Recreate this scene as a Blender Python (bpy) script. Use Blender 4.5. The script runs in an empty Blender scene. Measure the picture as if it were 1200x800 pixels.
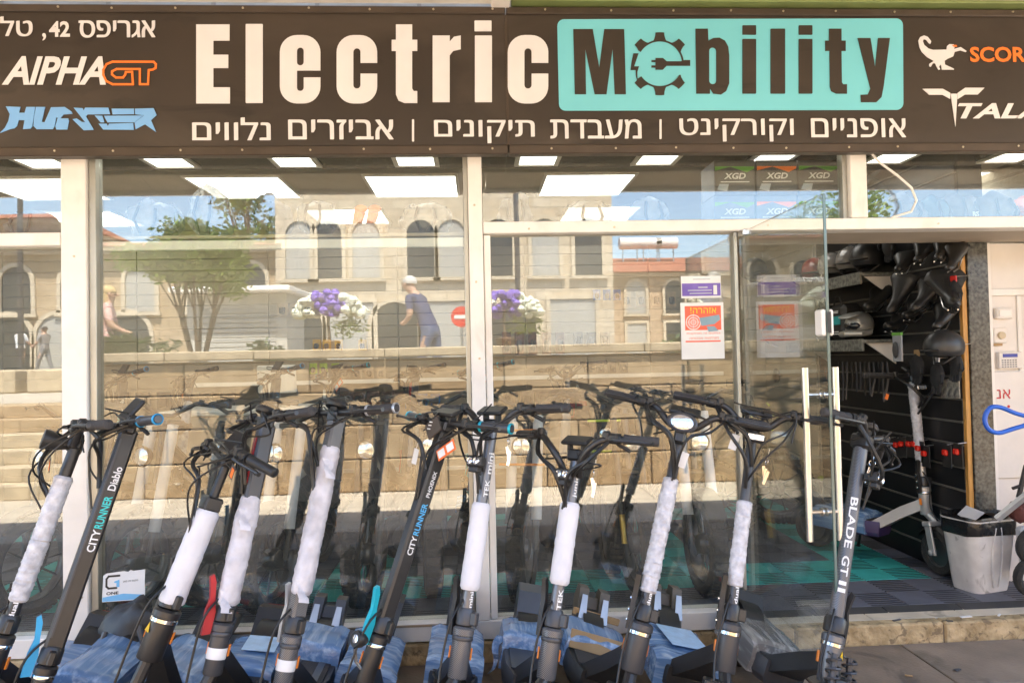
import bpy, bmesh, math, random
from mathutils import Vector, Matrix, noise
from mathutils.geometry import tessellate_polygon
R = math.radians
rng = random.Random(11)
scene = bpy.context.scene
C = scene.collection

# ------------------------------------------------------------------ camera
CAM = Vector((0.0, -3.35, 1.45))
YAW, PITCH, ROLL, FPX = R(3.0), R(1.3), R(1.2), 800.0
FWD = Vector((math.sin(YAW)*math.cos(PITCH), math.cos(YAW)*math.cos(PITCH), math.sin(PITCH)))
RT0 = Vector((math.cos(YAW), -math.sin(YAW), 0))
UP0 = RT0.cross(FWD)
RT = RT0*math.cos(ROLL) - UP0*math.sin(ROLL)
UP = UP0*math.cos(ROLL) + RT0*math.sin(ROLL)
cd = bpy.data.cameras.new('camera')
cam = bpy.data.objects.new('camera', cd); C.objects.link(cam)
cd.sensor_width = 36; cd.lens = 36*FPX/1200; cd.clip_start = 0.05; cd.clip_end = 600
cam.matrix_world = Matrix(((RT.x, UP.x, -FWD.x, CAM.x), (RT.y, UP.y, -FWD.y, CAM.y), (RT.z, UP.z, -FWD.z, CAM.z), (0, 0, 0, 1)))
scene.camera = cam

# ------------------------------------------------------------------ sky, sun, exposure
SUN_EL, SUN_AZ = R(64), R(8)          # azimuth from +Y (behind the shop) towards +X
w = bpy.data.worlds.new('World'); scene.world = w; w.use_nodes = True
nt = w.node_tree; nt.nodes.clear()
sk = nt.nodes.new('ShaderNodeTexSky'); sk.sky_type = 'NISHITA'; sk.sun_disc = False
sk.sun_elevation = SUN_EL; sk.sun_rotation = SUN_AZ; sk.air_density = 1.0; sk.dust_density = 1.2; sk.ozone_density = 1.0
bg = nt.nodes.new('ShaderNodeBackground'); bg.inputs['Strength'].default_value = 0.14
out = nt.nodes.new('ShaderNodeOutputWorld')
nt.links.new(sk.outputs[0], bg.inputs[0]); nt.links.new(bg.outputs[0], out.inputs[0])
sd = bpy.data.lights.new('sun', 'SUN'); sd.energy = 4.6; sd.angle = R(0.5); sd.color = (1.0, 0.94, 0.85)
sun = bpy.data.objects.new('sun', sd); C.objects.link(sun)
sdir = Vector((math.sin(SUN_AZ)*math.cos(SUN_EL), math.cos(SUN_AZ)*math.cos(SUN_EL), math.sin(SUN_EL)))
sun.rotation_euler = (-sdir).to_track_quat('-Z', 'Y').to_euler(); sun.location = (0, 6, 14)
scene.view_settings.view_transform = 'Standard'; scene.view_settings.look = 'None'
scene.view_settings.gamma = 1.0; scene.view_settings.exposure = 2.85
scene.view_settings.use_curve_mapping = False
scene.view_settings.use_white_balance = True; scene.view_settings.white_balance_temperature = 6700
try:
    scene.cycles.max_bounces = 10; scene.cycles.transparent_max_bounces = 24
    scene.cycles.diffuse_bounces = 5; scene.cycles.glossy_bounces = 5
    scene.cycles.sample_clamp_indirect = 8.0
    scene.cycles.use_denoising = True
except Exception: pass

# ------------------------------------------------------------------ helpers
def ray(px, py): return (FWD + RT*((px-600)/FPX) + UP*((400-py)/FPX))
def at(px, py, Y):                      # the place a thing seen there has at depth Y
    d = ray(px, py); return CAM + d*((Y-CAM.y)/d.y)
def atz(px, py, Z):
    d = ray(px, py); return CAM + d*((Z-CAM.z)/d.z)
def atx(px, py, X):
    d = ray(px, py); return CAM + d*((X-CAM.x)/d.x)
def mirror(px, py, dist):               # a thing standing across the street, seen mirrored in the panes (plane Y=0)
    d = ray(px, py); p = CAM + d*((dist-CAM.y)/d.y); return Vector((p.x, -p.y, p.z))

MATS = {}
def mat(name, col, rough=0.6, metal=0.0, var=0.12, vscale=6.0, bump=0.0, bscale=40.0, emit=0.0, alpha=1.0,
        spec=0.5, coat=0.0, stretch=None, col2=None, trans=0.0, sheen=0.0):
    if name in MATS: return MATS[name]
    m = bpy.data.materials.new(name); m.use_nodes = True
    n = m.node_tree.nodes; L = m.node_tree.links
    b = n['Principled BSDF']
    b.inputs['Roughness'].default_value = rough; b.inputs['Metallic'].default_value = metal
    b.inputs['Specular IOR Level'].default_value = spec
    if coat: b.inputs['Coat Weight'].default_value = coat
    if sheen: b.inputs['Sheen Weight'].default_value = sheen
    if alpha < 1: b.inputs['Alpha'].default_value = alpha
    if trans: b.inputs['Transmission Weight'].default_value = trans
    tc = n.new('ShaderNodeTexCoord'); src = tc.outputs['Object']
    if stretch:
        mp = n.new('ShaderNodeMapping'); mp.inputs['Scale'].default_value = stretch
        L.new(src, mp.inputs[0]); src = mp.outputs[0]
    if var > 0:
        nz = n.new('ShaderNodeTexNoise'); nz.inputs['Scale'].default_value = vscale; nz.inputs['Detail'].default_value = 5
        L.new(src, nz.inputs['Vector'])
        rp = n.new('ShaderNodeValToRGB')
        c2 = col2 or tuple(c*(1+var) for c in col); c1 = col if col2 else tuple(c*(1-var) for c in col)
        rp.color_ramp.elements[0].color = (*c1, 1); rp.color_ramp.elements[1].color = (*c2, 1)
        rp.color_ramp.elements[0].position = 0.32; rp.color_ramp.elements[1].position = 0.68
        L.new(nz.outputs['Fac'], rp.inputs[0]); L.new(rp.outputs[0], b.inputs['Base Color'])
    else: b.inputs['Base Color'].default_value = (*col, 1)
    if bump > 0:
        nb = n.new('ShaderNodeTexNoise'); nb.inputs['Scale'].default_value = bscale; nb.inputs['Detail'].default_value = 4
        L.new(src, nb.inputs['Vector'])
        bp = n.new('ShaderNodeBump'); bp.inputs['Strength'].default_value = bump; bp.inputs['Distance'].default_value = 0.01
        L.new(nb.outputs['Fac'], bp.inputs['Height']); L.new(bp.outputs[0], b.inputs['Normal'])
    if emit:
        b.inputs['Emission Color'].default_value = (*col, 1); b.inputs['Emission Strength'].default_value = emit
    MATS[name] = m; return m

def marks(m, col, scale=8.0, lo=.62, hi=.72, stretch=(1, 1, 1), amount=.7):
    """scuffs and stains with a shape of their own, laid over a material's colour"""
    n = m.node_tree.nodes; L = m.node_tree.links; b = n['Principled BSDF']
    tc = n.new('ShaderNodeTexCoord'); mp = n.new('ShaderNodeMapping'); mp.inputs['Scale'].default_value = stretch; mp.inputs['Location'].default_value = (3.1, 1.7, 5.2)
    nz = n.new('ShaderNodeTexNoise'); nz.inputs['Scale'].default_value = scale; nz.inputs['Detail'].default_value = 7; nz.inputs['Distortion'].default_value = .8
    mr = n.new('ShaderNodeMapRange'); mr.inputs[1].default_value = lo; mr.inputs[2].default_value = hi; mr.inputs[4].default_value = amount
    mx = n.new('ShaderNodeMixRGB'); mx.inputs[2].default_value = (*col, 1)
    L.new(tc.outputs['Object'], mp.inputs[0]); L.new(mp.outputs[0], nz.inputs['Vector']); L.new(nz.outputs['Fac'], mr.inputs[0]); L.new(mr.outputs[0], mx.inputs[0])
    if b.inputs['Base Color'].links: L.new(b.inputs['Base Color'].links[0].from_socket, mx.inputs[1])
    else: mx.inputs[1].default_value = b.inputs['Base Color'].default_value
    L.new(mx.outputs[0], b.inputs['Base Color']); return m

class MB:
    """collects shapes; build() links them as ONE mesh object"""
    def __init__(s): s.v = []; s.f = []; s.xf = None
    def add(s, vs, fs):
        o = len(s.v)
        if s.xf is not None: vs = [s.xf @ Vector(v) for v in vs]
        s.v.extend([tuple(v) for v in vs]); s.f.extend([tuple(i+o for i in f) for f in fs]); return s
    def box(s, c, d, M=None, bev=0.0):
        x, y, z = d[0]/2, d[1]/2, d[2]/2; c = Vector(c)
        b = min(bev, x*.9, y*.9, z*.9)
        if b <= 0:
            vs = [Vector((sx*x, sy*y, sz*z)) for sz in (-1, 1) for sy in (-1, 1) for sx in (-1, 1)]
            fs = [(0, 2, 3, 1), (4, 5, 7, 6), (0, 1, 5, 4), (2, 6, 7, 3), (0, 4, 6, 2), (1, 3, 7, 5)]
        else:
            vs = []; ix = {}
            for sx in (-1, 1):
                for sy in (-1, 1):
                    for sz in (-1, 1):
                        for k, p in enumerate(((sx*x, sy*(y-b), sz*(z-b)), (sx*(x-b), sy*y, sz*(z-b)), (sx*(x-b), sy*(y-b), sz*z))):
                            ix[sx, sy, sz, k] = len(vs); vs.append(Vector(p))
            fs = []
            for sg in (-1, 1):
                q = [ix[sg, -1, -1, 0], ix[sg, 1, -1, 0], ix[sg, 1, 1, 0], ix[sg, -1, 1, 0]]; fs.append(q if sg > 0 else q[::-1])
                q = [ix[-1, sg, -1, 1], ix[-1, sg, 1, 1], ix[1, sg, 1, 1], ix[1, sg, -1, 1]]; fs.append(q if sg > 0 else q[::-1])
                q = [ix[-1, -1, sg, 2], ix[1, -1, sg, 2], ix[1, 1, sg, 2], ix[-1, 1, sg, 2]]; fs.append(q if sg > 0 else q[::-1])
            for a in (-1, 1):
                for c_ in (-1, 1):
                    q = [ix[a, c_, -1, 0], ix[a, c_, -1, 1], ix[a, c_, 1, 1], ix[a, c_, 1, 0]]; fs.append(q if a*c_ > 0 else q[::-1])
                    q = [ix[a, -1, c_, 2], ix[a, -1, c_, 0], ix[a, 1, c_, 0], ix[a, 1, c_, 2]]; fs.append(q if a*c_ > 0 else q[::-1])
                    q = [ix[-1, a, c_, 1], ix[-1, a, c_, 2], ix[1, a, c_, 2], ix[1, a, c_, 1]]; fs.append(q if a*c_ > 0 else q[::-1])
                    for d_ in (-1, 1):
                        q = [ix[a, c_, d_, 0], ix[a, c_, d_, 1], ix[a, c_, d_, 2]]; fs.append(q if a*c_*d_ > 0 else q[::-1])
        if M is not None: vs = [M @ v for v in vs]
        return s.add([v+c for v in vs], fs)
    def span(s, a, b, bev=0.0):              # box between two corners
        a, b = Vector(a), Vector(b); d = b-a
        return s.box((a+b)/2, (abs(d.x), abs(d.y), abs(d.z)), None, bev)
    def tube(s, pts, r, n=8, caps=True):
        pts = [Vector(p) for p in pts]; k = len(pts)
        rs = r if isinstance(r, (list, tuple)) else [r]*k
        vs = []; fs = []; prev = None
        for i, p in enumerate(pts):
            t = (pts[min(i+1, k-1)]-pts[max(i-1, 0)])
            t = t.normalized() if t.length > 1e-9 else Vector((0, 0, 1))
            if prev is None:
                u = t.orthogonal().normalized()
            else:
                u = prev - t*prev.dot(t); u = u.normalized() if u.length > 1e-6 else t.orthogonal().normalized()
            prev = u; q = t.cross(u)
            for j in range(n):
                a = 2*math.pi*j/n; vs.append(p + (u*math.cos(a)+q*math.sin(a))*rs[i])
        for i in range(k-1):
            for j in range(n):
                j2 = (j+1) % n; fs.append((i*n+j, i*n+j2, (i+1)*n+j2, (i+1)*n+j))
        if caps: fs.append(tuple(range(n-1, -1, -1))); fs.append(tuple(range((k-1)*n, k*n)))
        return s.add(vs, fs)
    def lathe(s, prof, o=(0, 0, 0), ax=(0, 0, 1), n=16, squash=1.0, wob=0.0, seed=0):
        o = Vector(o); ax = Vector(ax).normalized()
        u = Vector((1, 0, 0)); u = u - ax*u.dot(ax)
        u = u.normalized() if u.length > .1 else ax.orthogonal().normalized()
        q = ax.cross(u); vs = []; fs = []; k = len(prof)
        for i, (r, h) in enumerate(prof):
            for j in range(n):
                a = 2*math.pi*j/n
                rr = r*(1+wob*noise.noise((math.cos(a)*2.3+seed, math.sin(a)*2.3, i*.9+seed*3.1))) if wob else r
                vs.append(o + ax*h + (u*math.cos(a)+q*math.sin(a)*squash)*rr)
        for i in range(k-1):
            for j in range(n):
                j2 = (j+1) % n; fs.append((i*n+j, i*n+j2, (i+1)*n+j2, (i+1)*n+j))
        if prof[0][0] > 1e-5: fs.append(tuple(range(n-1, -1, -1)))
        if prof[-1][0] > 1e-5: fs.append(tuple(range((k-1)*n, k*n)))
        return s.add(vs, fs)
    def prism(s, poly, h, M=None):           # polygon in local xz (x right, z up), extruded along -y by h
        n = len(poly)
        vs = [Vector((x, 0, z)) for x, z in poly] + [Vector((x, -h, z)) for x, z in poly]
        ar = sum(poly[i][0]*poly[(i+1) % n][1]-poly[(i+1) % n][0]*poly[i][1] for i in range(n))
        fs = [tuple(range(n-1, -1, -1)), tuple(range(n, 2*n))] + [(i, (i+1) % n, n+(i+1) % n, n+i) for i in range(n)]
        if ar < 0: fs = [f[::-1] for f in fs]
        if M is not None: vs = [M @ v for v in vs]
        return s.add(vs, fs)
    def ring(s, o, ax, R0, r, n=24, m=8, sq=1.0):
        o = Vector(o); ax = Vector(ax).normalized(); u = ax.orthogonal().normalized(); q = ax.cross(u); vs = []; fs = []
        for i in range(n):
            a = 2*math.pi*i/n; d = u*math.cos(a)+q*math.sin(a)
            for j in range(m):
                b = 2*math.pi*j/m; vs.append(o + d*(R0+r*math.cos(b)) + ax*(r*sq*math.sin(b)))
        for i in range(n):
            for j in range(m):
                i2, j2 = (i+1) % n, (j+1) % m; fs.append((i*m+j, i2*m+j, i2*m+j2, i*m+j2))
        return s.add(vs, fs)
    def blob(s, c, rad, n=12, m=8, M=None, wob=0.0, seed=0, cut=None):
        c = Vector(c); vs = []; fs = []
        for i in range(m+1):
            t = math.pi*i/m
            for j in range(n):
                a = 2*math.pi*j/n
                p = Vector((math.sin(t)*math.cos(a), math.sin(t)*math.sin(a), math.cos(t)))
                k = 1+wob*noise.noise(p*2.1+Vector((seed*1.7, seed, seed*.3)))
                p = Vector((p.x*rad[0]*k, p.y*rad[1]*k, p.z*rad[2]*k))
                if cut is not None: p.z = max(p.z, cut)
                vs.append((M @ p if M is not None else p)+c)
        for i in range(m):
            for j in range(n):
                j2 = (j+1) % n; fs.append((i*n+j, (i+1)*n+j, (i+1)*n+j2, i*n+j2))
        return s.add(vs, fs)
    def mesh(s, name, smooth=35):
        me = bpy.data.meshes.new(name); me.from_pydata(s.v, [], s.f)
        if smooth:
            me.polygons.foreach_set('use_smooth', [True]*len(me.polygons)); me.set_sharp_from_angle(angle=R(smooth))
        me.update(); return me
    def build(s, name, m, parent=None, loc=None, smooth=35):
        me = s.mesh(name, smooth); me.materials.append(m)
        return put(name, me, parent, loc)
def put(name, me, parent=None, loc=None, rot=None):
    o = bpy.data.objects.new(name, me); C.objects.link(o)
    if parent is not None: o.parent = parent
    if loc is not None: o.location = loc
    if rot is not None: o.rotation_euler = rot
    return o
def tag(o, label=None, cat=None, group=None, kind=None):
    if label: o['label'] = label
    if cat: o['category'] = cat
    if group: o['group'] = group
    if kind: o['kind'] = kind
    return o
def thing(name, label, cat, loc=(0, 0, 0), group=None, rz=0.0):
    o = bpy.data.objects.new(name, None); C.objects.link(o); o.location = loc; o.rotation_euler = (0, 0, rz)
    o.empty_display_size = 0.1
    return tag(o, label, cat, group)
def copy_tree(o, parent=None):
    c = o.copy(); C.objects.link(c); c.parent = parent
    for ch in list(o.children): copy_tree(ch, c)
    return c

_txt = {}
def text_mesh(s, bold=0.0, shear=0.0, ext=0.0):
    """lettering as a mesh, unit height box: returns verts, faces, size"""
    k = (s, bold, shear, ext)
    if k in _txt: return _txt[k]
    c = bpy.data.curves.new('t', 'FONT'); c.body = s; c.size = 1; c.offset = bold; c.shear = shear
    c.resolution_u = 3; c.fill_mode = 'FRONT' if bold > 0 else 'NONE'
    o = bpy.data.objects.new('t', c); C.objects.link(o)
    dg = bpy.context.evaluated_depsgraph_get(); dg.update()
    me = bpy.data.meshes.new_from_object(o.evaluated_get(dg))
    co = [v.co.copy() for v in me.vertices]; nxt = {}
    for e in me.edges: nxt.setdefault(e.vertices[0], []).append(e.vertices[1]); nxt.setdefault(e.vertices[1], []).append(e.vertices[0])
    loops, seen = [], set()
    for v0 in range(len(co)):
        if v0 in seen or v0 not in nxt: continue
        lp = [v0]; seen.add(v0)
        while True:
            q = [k for k in nxt[lp[-1]] if k not in seen]
            if not q: break
            lp.append(min(q) if len(lp) == 1 else q[0]); seen.add(lp[-1])
        if len(lp) > 2: loops.append([co[k] for k in lp])
    def sarea(l): return sum(l[i].x*l[(i+1) % len(l)].y-l[(i+1) % len(l)].x*l[i].y for i in range(len(l)))/2
    def inside(p, l):
        r = False
        for i in range(len(l)):
            a, b = l[i], l[i-1]
            if (a.y > p.y) != (b.y > p.y) and p.x < (b.x-a.x)*(p.y-a.y)/(b.y-a.y)+a.x: r = not r
        return r
    hole = []
    for i, l in enumerate(loops): hole.append(next((j for j, m_ in enumerate(loops) if j != i and abs(sarea(m_)) > abs(sarea(l)) and all(inside(p, m_) for p in l)), None))
    vs, fs = [], []
    if bold > 0: vs = [Vector(v) for v in co]; fs = [tuple(p.vertices) for p in me.polygons]; loops = []
    for i, l in enumerate(loops):
        if hole[i] is not None: continue
        pl = [l]+[loops[j] for j in range(len(loops)) if hole[j] == i]; flat_ = [p for q in pl for p in q]; o_ = len(vs)
        vs += [Vector((p.x, p.y, .0002*(i % 4))) for p in flat_]
        for t in tessellate_polygon(pl):
            a, b, c_ = (flat_[k] for k in t); t = t if (b-a).cross(c_-a).z > 0 else t[::-1]; fs.append(tuple(k+o_ for k in t))
    bpy.data.objects.remove(o); bpy.data.curves.remove(c); bpy.data.meshes.remove(me)
    if not vs: vs = [Vector((0, 0, 0)), Vector((1, 0, 0)), Vector((0, 1, 0))]; fs = [(0, 1, 2)]
    x0, x1 = min(v.x for v in vs), max(v.x for v in vs); y0, y1 = min(v.y for v in vs), max(v.y for v in vs)
    vs = [((v.x-x0)/(x1-x0), (v.y-y0)/(y1-y0), v.z) for v in vs]
    _txt[k] = (vs, fs); return _txt[k]
def text_on(mb, s, org, ux, uz, bold=0.0, shear=0.0):
    """lays lettering into the rectangle org + ux (its width) + uz (its height)"""
    vs, fs = text_mesh(s, bold, shear); org, ux, uz = Vector(org), Vector(ux), Vector(uz)
    n = ux.cross(uz).normalized()
    return mb.add([org+ux*a+uz*b+n*c for a, b, c in vs], fs)
def heb(s): return s[::-1]

# ------------------------------------------------------------------ surface materials
def stone_mat(name, c1, c2, mortar, bw, bh, scale=1.0, axes='xz', rough=0.85, bump=0.6, msize=0.012, var=0.25):
    if name in MATS: return MATS[name]
    m = bpy.data.materials.new(name); m.use_nodes = True; n = m.node_tree.nodes; L = m.node_tree.links
    b = n['Principled BSDF']; b.inputs['Roughness'].default_value = rough
    tc = n.new('ShaderNodeTexCoord'); sp = n.new('ShaderNodeSeparateXYZ'); cb = n.new('ShaderNodeCombineXYZ')
    L.new(tc.outputs['Object'], sp.inputs[0])
    L.new(sp.outputs['XYZ'.index(axes[0].upper())], cb.inputs[0]); L.new(sp.outputs['XYZ'.index(axes[1].upper())], cb.inputs[1])
    bt = n.new('ShaderNodeTexBrick'); L.new(cb.outputs[0], bt.inputs['Vector'])
    bt.inputs['Scale'].default_value = scale; bt.inputs['Brick Width'].default_value = bw; bt.inputs['Row Height'].default_value = bh
    bt.inputs['Mortar Size'].default_value = msize; bt.inputs['Mortar Smooth'].default_value = 0.3
    bt.inputs['Color1'].default_value = (*c1, 1); bt.inputs['Color2'].default_value = (*c2, 1); bt.inputs['Mortar'].default_value = (*mortar, 1)
    nz = n.new('ShaderNodeTexNoise'); nz.inputs['Scale'].default_value = 3.0; nz.inputs['Detail'].default_value = 8; L.new(tc.outputs['Object'], nz.inputs['Vector'])
    mr = n.new('ShaderNodeMapRange'); mr.inputs[3].default_value = 1-var; mr.inputs[4].default_value = 1+var; L.new(nz.outputs['Fac'], mr.inputs[0])
    mx = n.new('ShaderNodeVectorMath'); mx.operation = 'MULTIPLY'; L.new(bt.outputs['Color'], mx.inputs[0]); L.new(mr.outputs[0], mx.inputs[1])
    L.new(mx.outputs[0], b.inputs['Base Color'])
    n2 = n.new('ShaderNodeTexNoise'); n2.inputs['Scale'].default_value = 22; n2.inputs['Detail'].default_value = 6; L.new(tc.outputs['Object'], n2.inputs['Vector'])
    ad = n.new('ShaderNodeMath'); ad.operation = 'SUBTRACT'; L.new(n2.outputs['Fac'], ad.inputs[0]); L.new(bt.outputs['Fac'], ad.inputs[1])
    bp = n.new('ShaderNodeBump'); bp.inputs['Strength'].default_value = bump; bp.inputs['Distance'].default_value = 0.02
    L.new(ad.outputs[0], bp.inputs['Height']); L.new(bp.outputs[0], b.inputs['Normal'])
    MATS[name] = m; return m
def glass_mat(name, refl, tint=(0.93, 0.96, 0.94), dust=1.0):
    """thin sheet glass: clear with a mirror share that grows at grazing angles"""
    m = bpy.data.materials.new(name); m.use_nodes = True; n = m.node_tree.nodes; L = m.node_tree.links; n.clear()
    o = n.new('ShaderNodeOutputMaterial'); mx = n.new('ShaderNodeMixShader'); t = n.new('ShaderNodeBsdfTransparent'); g = n.new('ShaderNodeBsdfGlossy')
    t.inputs[0].default_value = (*tint, 1); g.inputs['Roughness'].default_value = 0.0; g.inputs[0].default_value = (1, 1, 1, 1)
    ge = n.new('ShaderNodeNewGeometry'); dt = n.new('ShaderNodeVectorMath'); dt.operation = 'DOT_PRODUCT'; L.new(ge.outputs['Incoming'], dt.inputs[0]); L.new(ge.outputs['Normal'], dt.inputs[1])
    ab = n.new('ShaderNodeMath'); ab.operation = 'ABSOLUTE'; L.new(dt.outputs['Value'], ab.inputs[0])      # Schlick's law, the same on both faces of the sheet
    om = n.new('ShaderNodeMath'); om.operation = 'SUBTRACT'; om.inputs[0].default_value = 1.0; L.new(ab.outputs[0], om.inputs[1])
    pw_ = n.new('ShaderNodeMath'); pw_.operation = 'POWER'; pw_.inputs[1].default_value = 5.0; L.new(om.outputs[0], pw_.inputs[0])
    lw = n.new('ShaderNodeMath'); lw.operation = 'MULTIPLY_ADD'; lw.inputs[1].default_value = .96; lw.inputs[2].default_value = .04; L.new(pw_.outputs[0], lw.inputs[0])
    tc = n.new('ShaderNodeTexCoord'); nz = n.new('ShaderNodeTexNoise'); nz.inputs['Scale'].default_value = 1.6; nz.inputs['Detail'].default_value = 1.5
    bp = n.new('ShaderNodeBump'); bp.inputs['Strength'].default_value = 0.006; bp.inputs['Distance'].default_value = 0.05
    L.new(tc.outputs['Object'], nz.inputs['Vector']); L.new(nz.outputs['Fac'], bp.inputs['Height']); L.new(bp.outputs[0], g.inputs['Normal'])
    ma = n.new('ShaderNodeMath'); ma.operation = 'MULTIPLY_ADD'; ma.inputs[1].default_value = refl; ma.inputs[2].default_value = 0.0; ma.use_clamp = True
    L.new(lw.outputs[0], ma.inputs[0]); L.new(ma.outputs[0], mx.inputs[0]); L.new(t.outputs[0], mx.inputs[1]); L.new(g.outputs[0], mx.inputs[2]); # a thin veil of dust on the pane
    df = n.new('ShaderNodeBsdfDiffuse'); df.inputs[0].default_value = (.75, .70, .62, 1); m2 = n.new('ShaderNodeMixShader')
    n3 = n.new('ShaderNodeTexNoise'); n3.inputs['Scale'].default_value = 2.2; n3.inputs['Detail'].default_value = 6; L.new(tc.outputs['Object'], n3.inputs['Vector'])
    mr = n.new('ShaderNodeMapRange'); mr.inputs[1].default_value = .3; mr.inputs[2].default_value = .75; mr.inputs[3].default_value = .010*dust; mr.inputs[4].default_value = .036*dust; L.new(n3.outputs['Fac'], mr.inputs[0])
    L.new(mr.outputs[0], m2.inputs[0]); L.new(mx.outputs[0], m2.inputs[1]); L.new(df.outputs[0], m2.inputs[2]); L.new(m2.outputs[0], o.inputs[0])
    MATS[name] = m; return m
M_ALU = mat('white_aluminium', (0.78, 0.75, 0.71), 0.42, var=0.05, vscale=9, bump=0.05, bscale=30)
M_ALU2 = mat('grey_aluminium', (0.42, 0.41, 0.36), 0.38, metal=0.6, var=0.08)
M_STEEL = mat('brushed_steel', (0.62, 0.61, 0.60), 0.28, metal=1.0, var=0.06, stretch=(4, 4, 60))
M_GLASS = glass_mat('window_glass', 2.3)
M_DGLASS = glass_mat('door_glass', 2.0, (0.95, 0.975, 0.96), .3)
M_PAVE = mat('pavement_slab', (0.20, 0.152, 0.110), 0.75, var=0.22, vscale=5, bump=0.35, bscale=70)
M_PAVE2 = mat('pavement_slab_pale', (0.235, 0.182, 0.135), 0.75, var=0.2, vscale=4, bump=0.35, bscale=80)
M_JOINT = mat('joint_dirt', (0.10, 0.085, 0.07), 0.95, var=0.2)
M_PLINTH = mat('yellow_stone', (0.27, 0.19, 0.09), 0.8, col2=(0.58, 0.44, 0.25), vscale=14, bump=0.7, bscale=55)
M_PLINTH2 = mat('yellow_stone_smooth', (0.58, 0.50, 0.38), 0.65, var=0.12, vscale=9, bump=0.15)
M_RAMP = mat('black_rubber', (0.045, 0.045, 0.045), 0.7, var=0.2, bump=0.2)
M_GRAN = mat('black_granite', (0.012, 0.013, 0.013), 0.25, col2=(0.10, 0.105, 0.095), vscale=55)
M_WALLW = mat('interior_cream', (0.44, 0.38, 0.31), 0.7, var=0.06)
M_CEIL = mat('ceiling_paint', (0.52, 0.46, 0.37), 0.8, var=0.05)
M_LED = mat('led_panel', (1.0, 0.98, 0.93), 0.4, var=0, emit=0.72)
M_BLACK = mat('black_plastic', (0.022, 0.021, 0.020), 0.45, var=0.25, vscale=12)
M_ROAD = stone_mat('sunlit_paving', (0.50, 0.43, 0.34), (0.44, 0.38, 0.30), (0.30, 0.26, 0.2), 0.9, 0.6, axes='xy', bump=0.2)
M_ASPH = mat('asphalt', (0.13, 0.13, 0.135), 0.9, var=0.2, bump=0.3)

marks(M_ALU, (.45, .40, .33), 5.0, .58, .75, (1, 1, .4), .45); marks(M_PAVE, (.07, .055, .045), 3.0, .60, .66, amount=.6); marks(M_PAVE2, (.08, .065, .05), 2.6, .60, .68, amount=.6)
marks(M_PLINTH, (.12, .085, .05), 26, .56, .66, amount=.7); marks(M_PLINTH2, (.2, .17, .13), 7, .58, .66, amount=.6)
# ------------------------------------------------------------------ ground
g = MB().span((-70, -90, -0.30), (70, 60, -0.03)).build('ground', M_ROAD); tag(g, kind='structure')
pv = MB().span((-5.2, -2.45, -0.028), (5.2, -0.062, -0.008)).build('pavement', M_JOINT); tag(pv, kind='structure')
sw, sl = 0.62, 0.41
pm = [MB().box((0, 0, 0), (sw-.007, sl-.007, 0.024), None, 0.003).mesh('paving_slab') for _ in range(2)]
pm[0].materials.append(M_PAVE); pm[1].materials.append(M_PAVE2)
for j in range(6):
    for i in range(17):
        x = -5.1+i*sw+(sw/2 if j % 2 else 0)
        if x > 5: continue
        put('paving_slab', pm[rng.random() < .4], pv, (x+.02, -0.062-sl/2-j*sl, -0.010+rng.uniform(-.0012, .0012)))
# stone plinth under the shopfront
pl = MB().span((-5.2, -0.05, -0.02), (5.2, 0.14, 0.078)).build('stone_plinth', M_JOINT); tag(pl, kind='structure')
x = -5.2
while x < 5.1:
    L_ = rng.uniform(.75, 1.15); x2 = min(x+L_, 5.2)
    MB().box(((x+x2)/2, -0.025, 0.04), (x2-x-.006, 0.07, 0.112), None, 0.008).build('kerb_stone', M_PLINTH, pl)
    x = x2
x = -5.2
while x < 5.1:
    x2 = min(x+rng.uniform(.38, .5), 5.2)
    MB().box(((x+x2)/2, 0.063, 0.082), (x2-x-.004, 0.098, 0.022), None, 0.002).build('threshold_tile', M_PLINTH2, pl)
    x = x2

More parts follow.
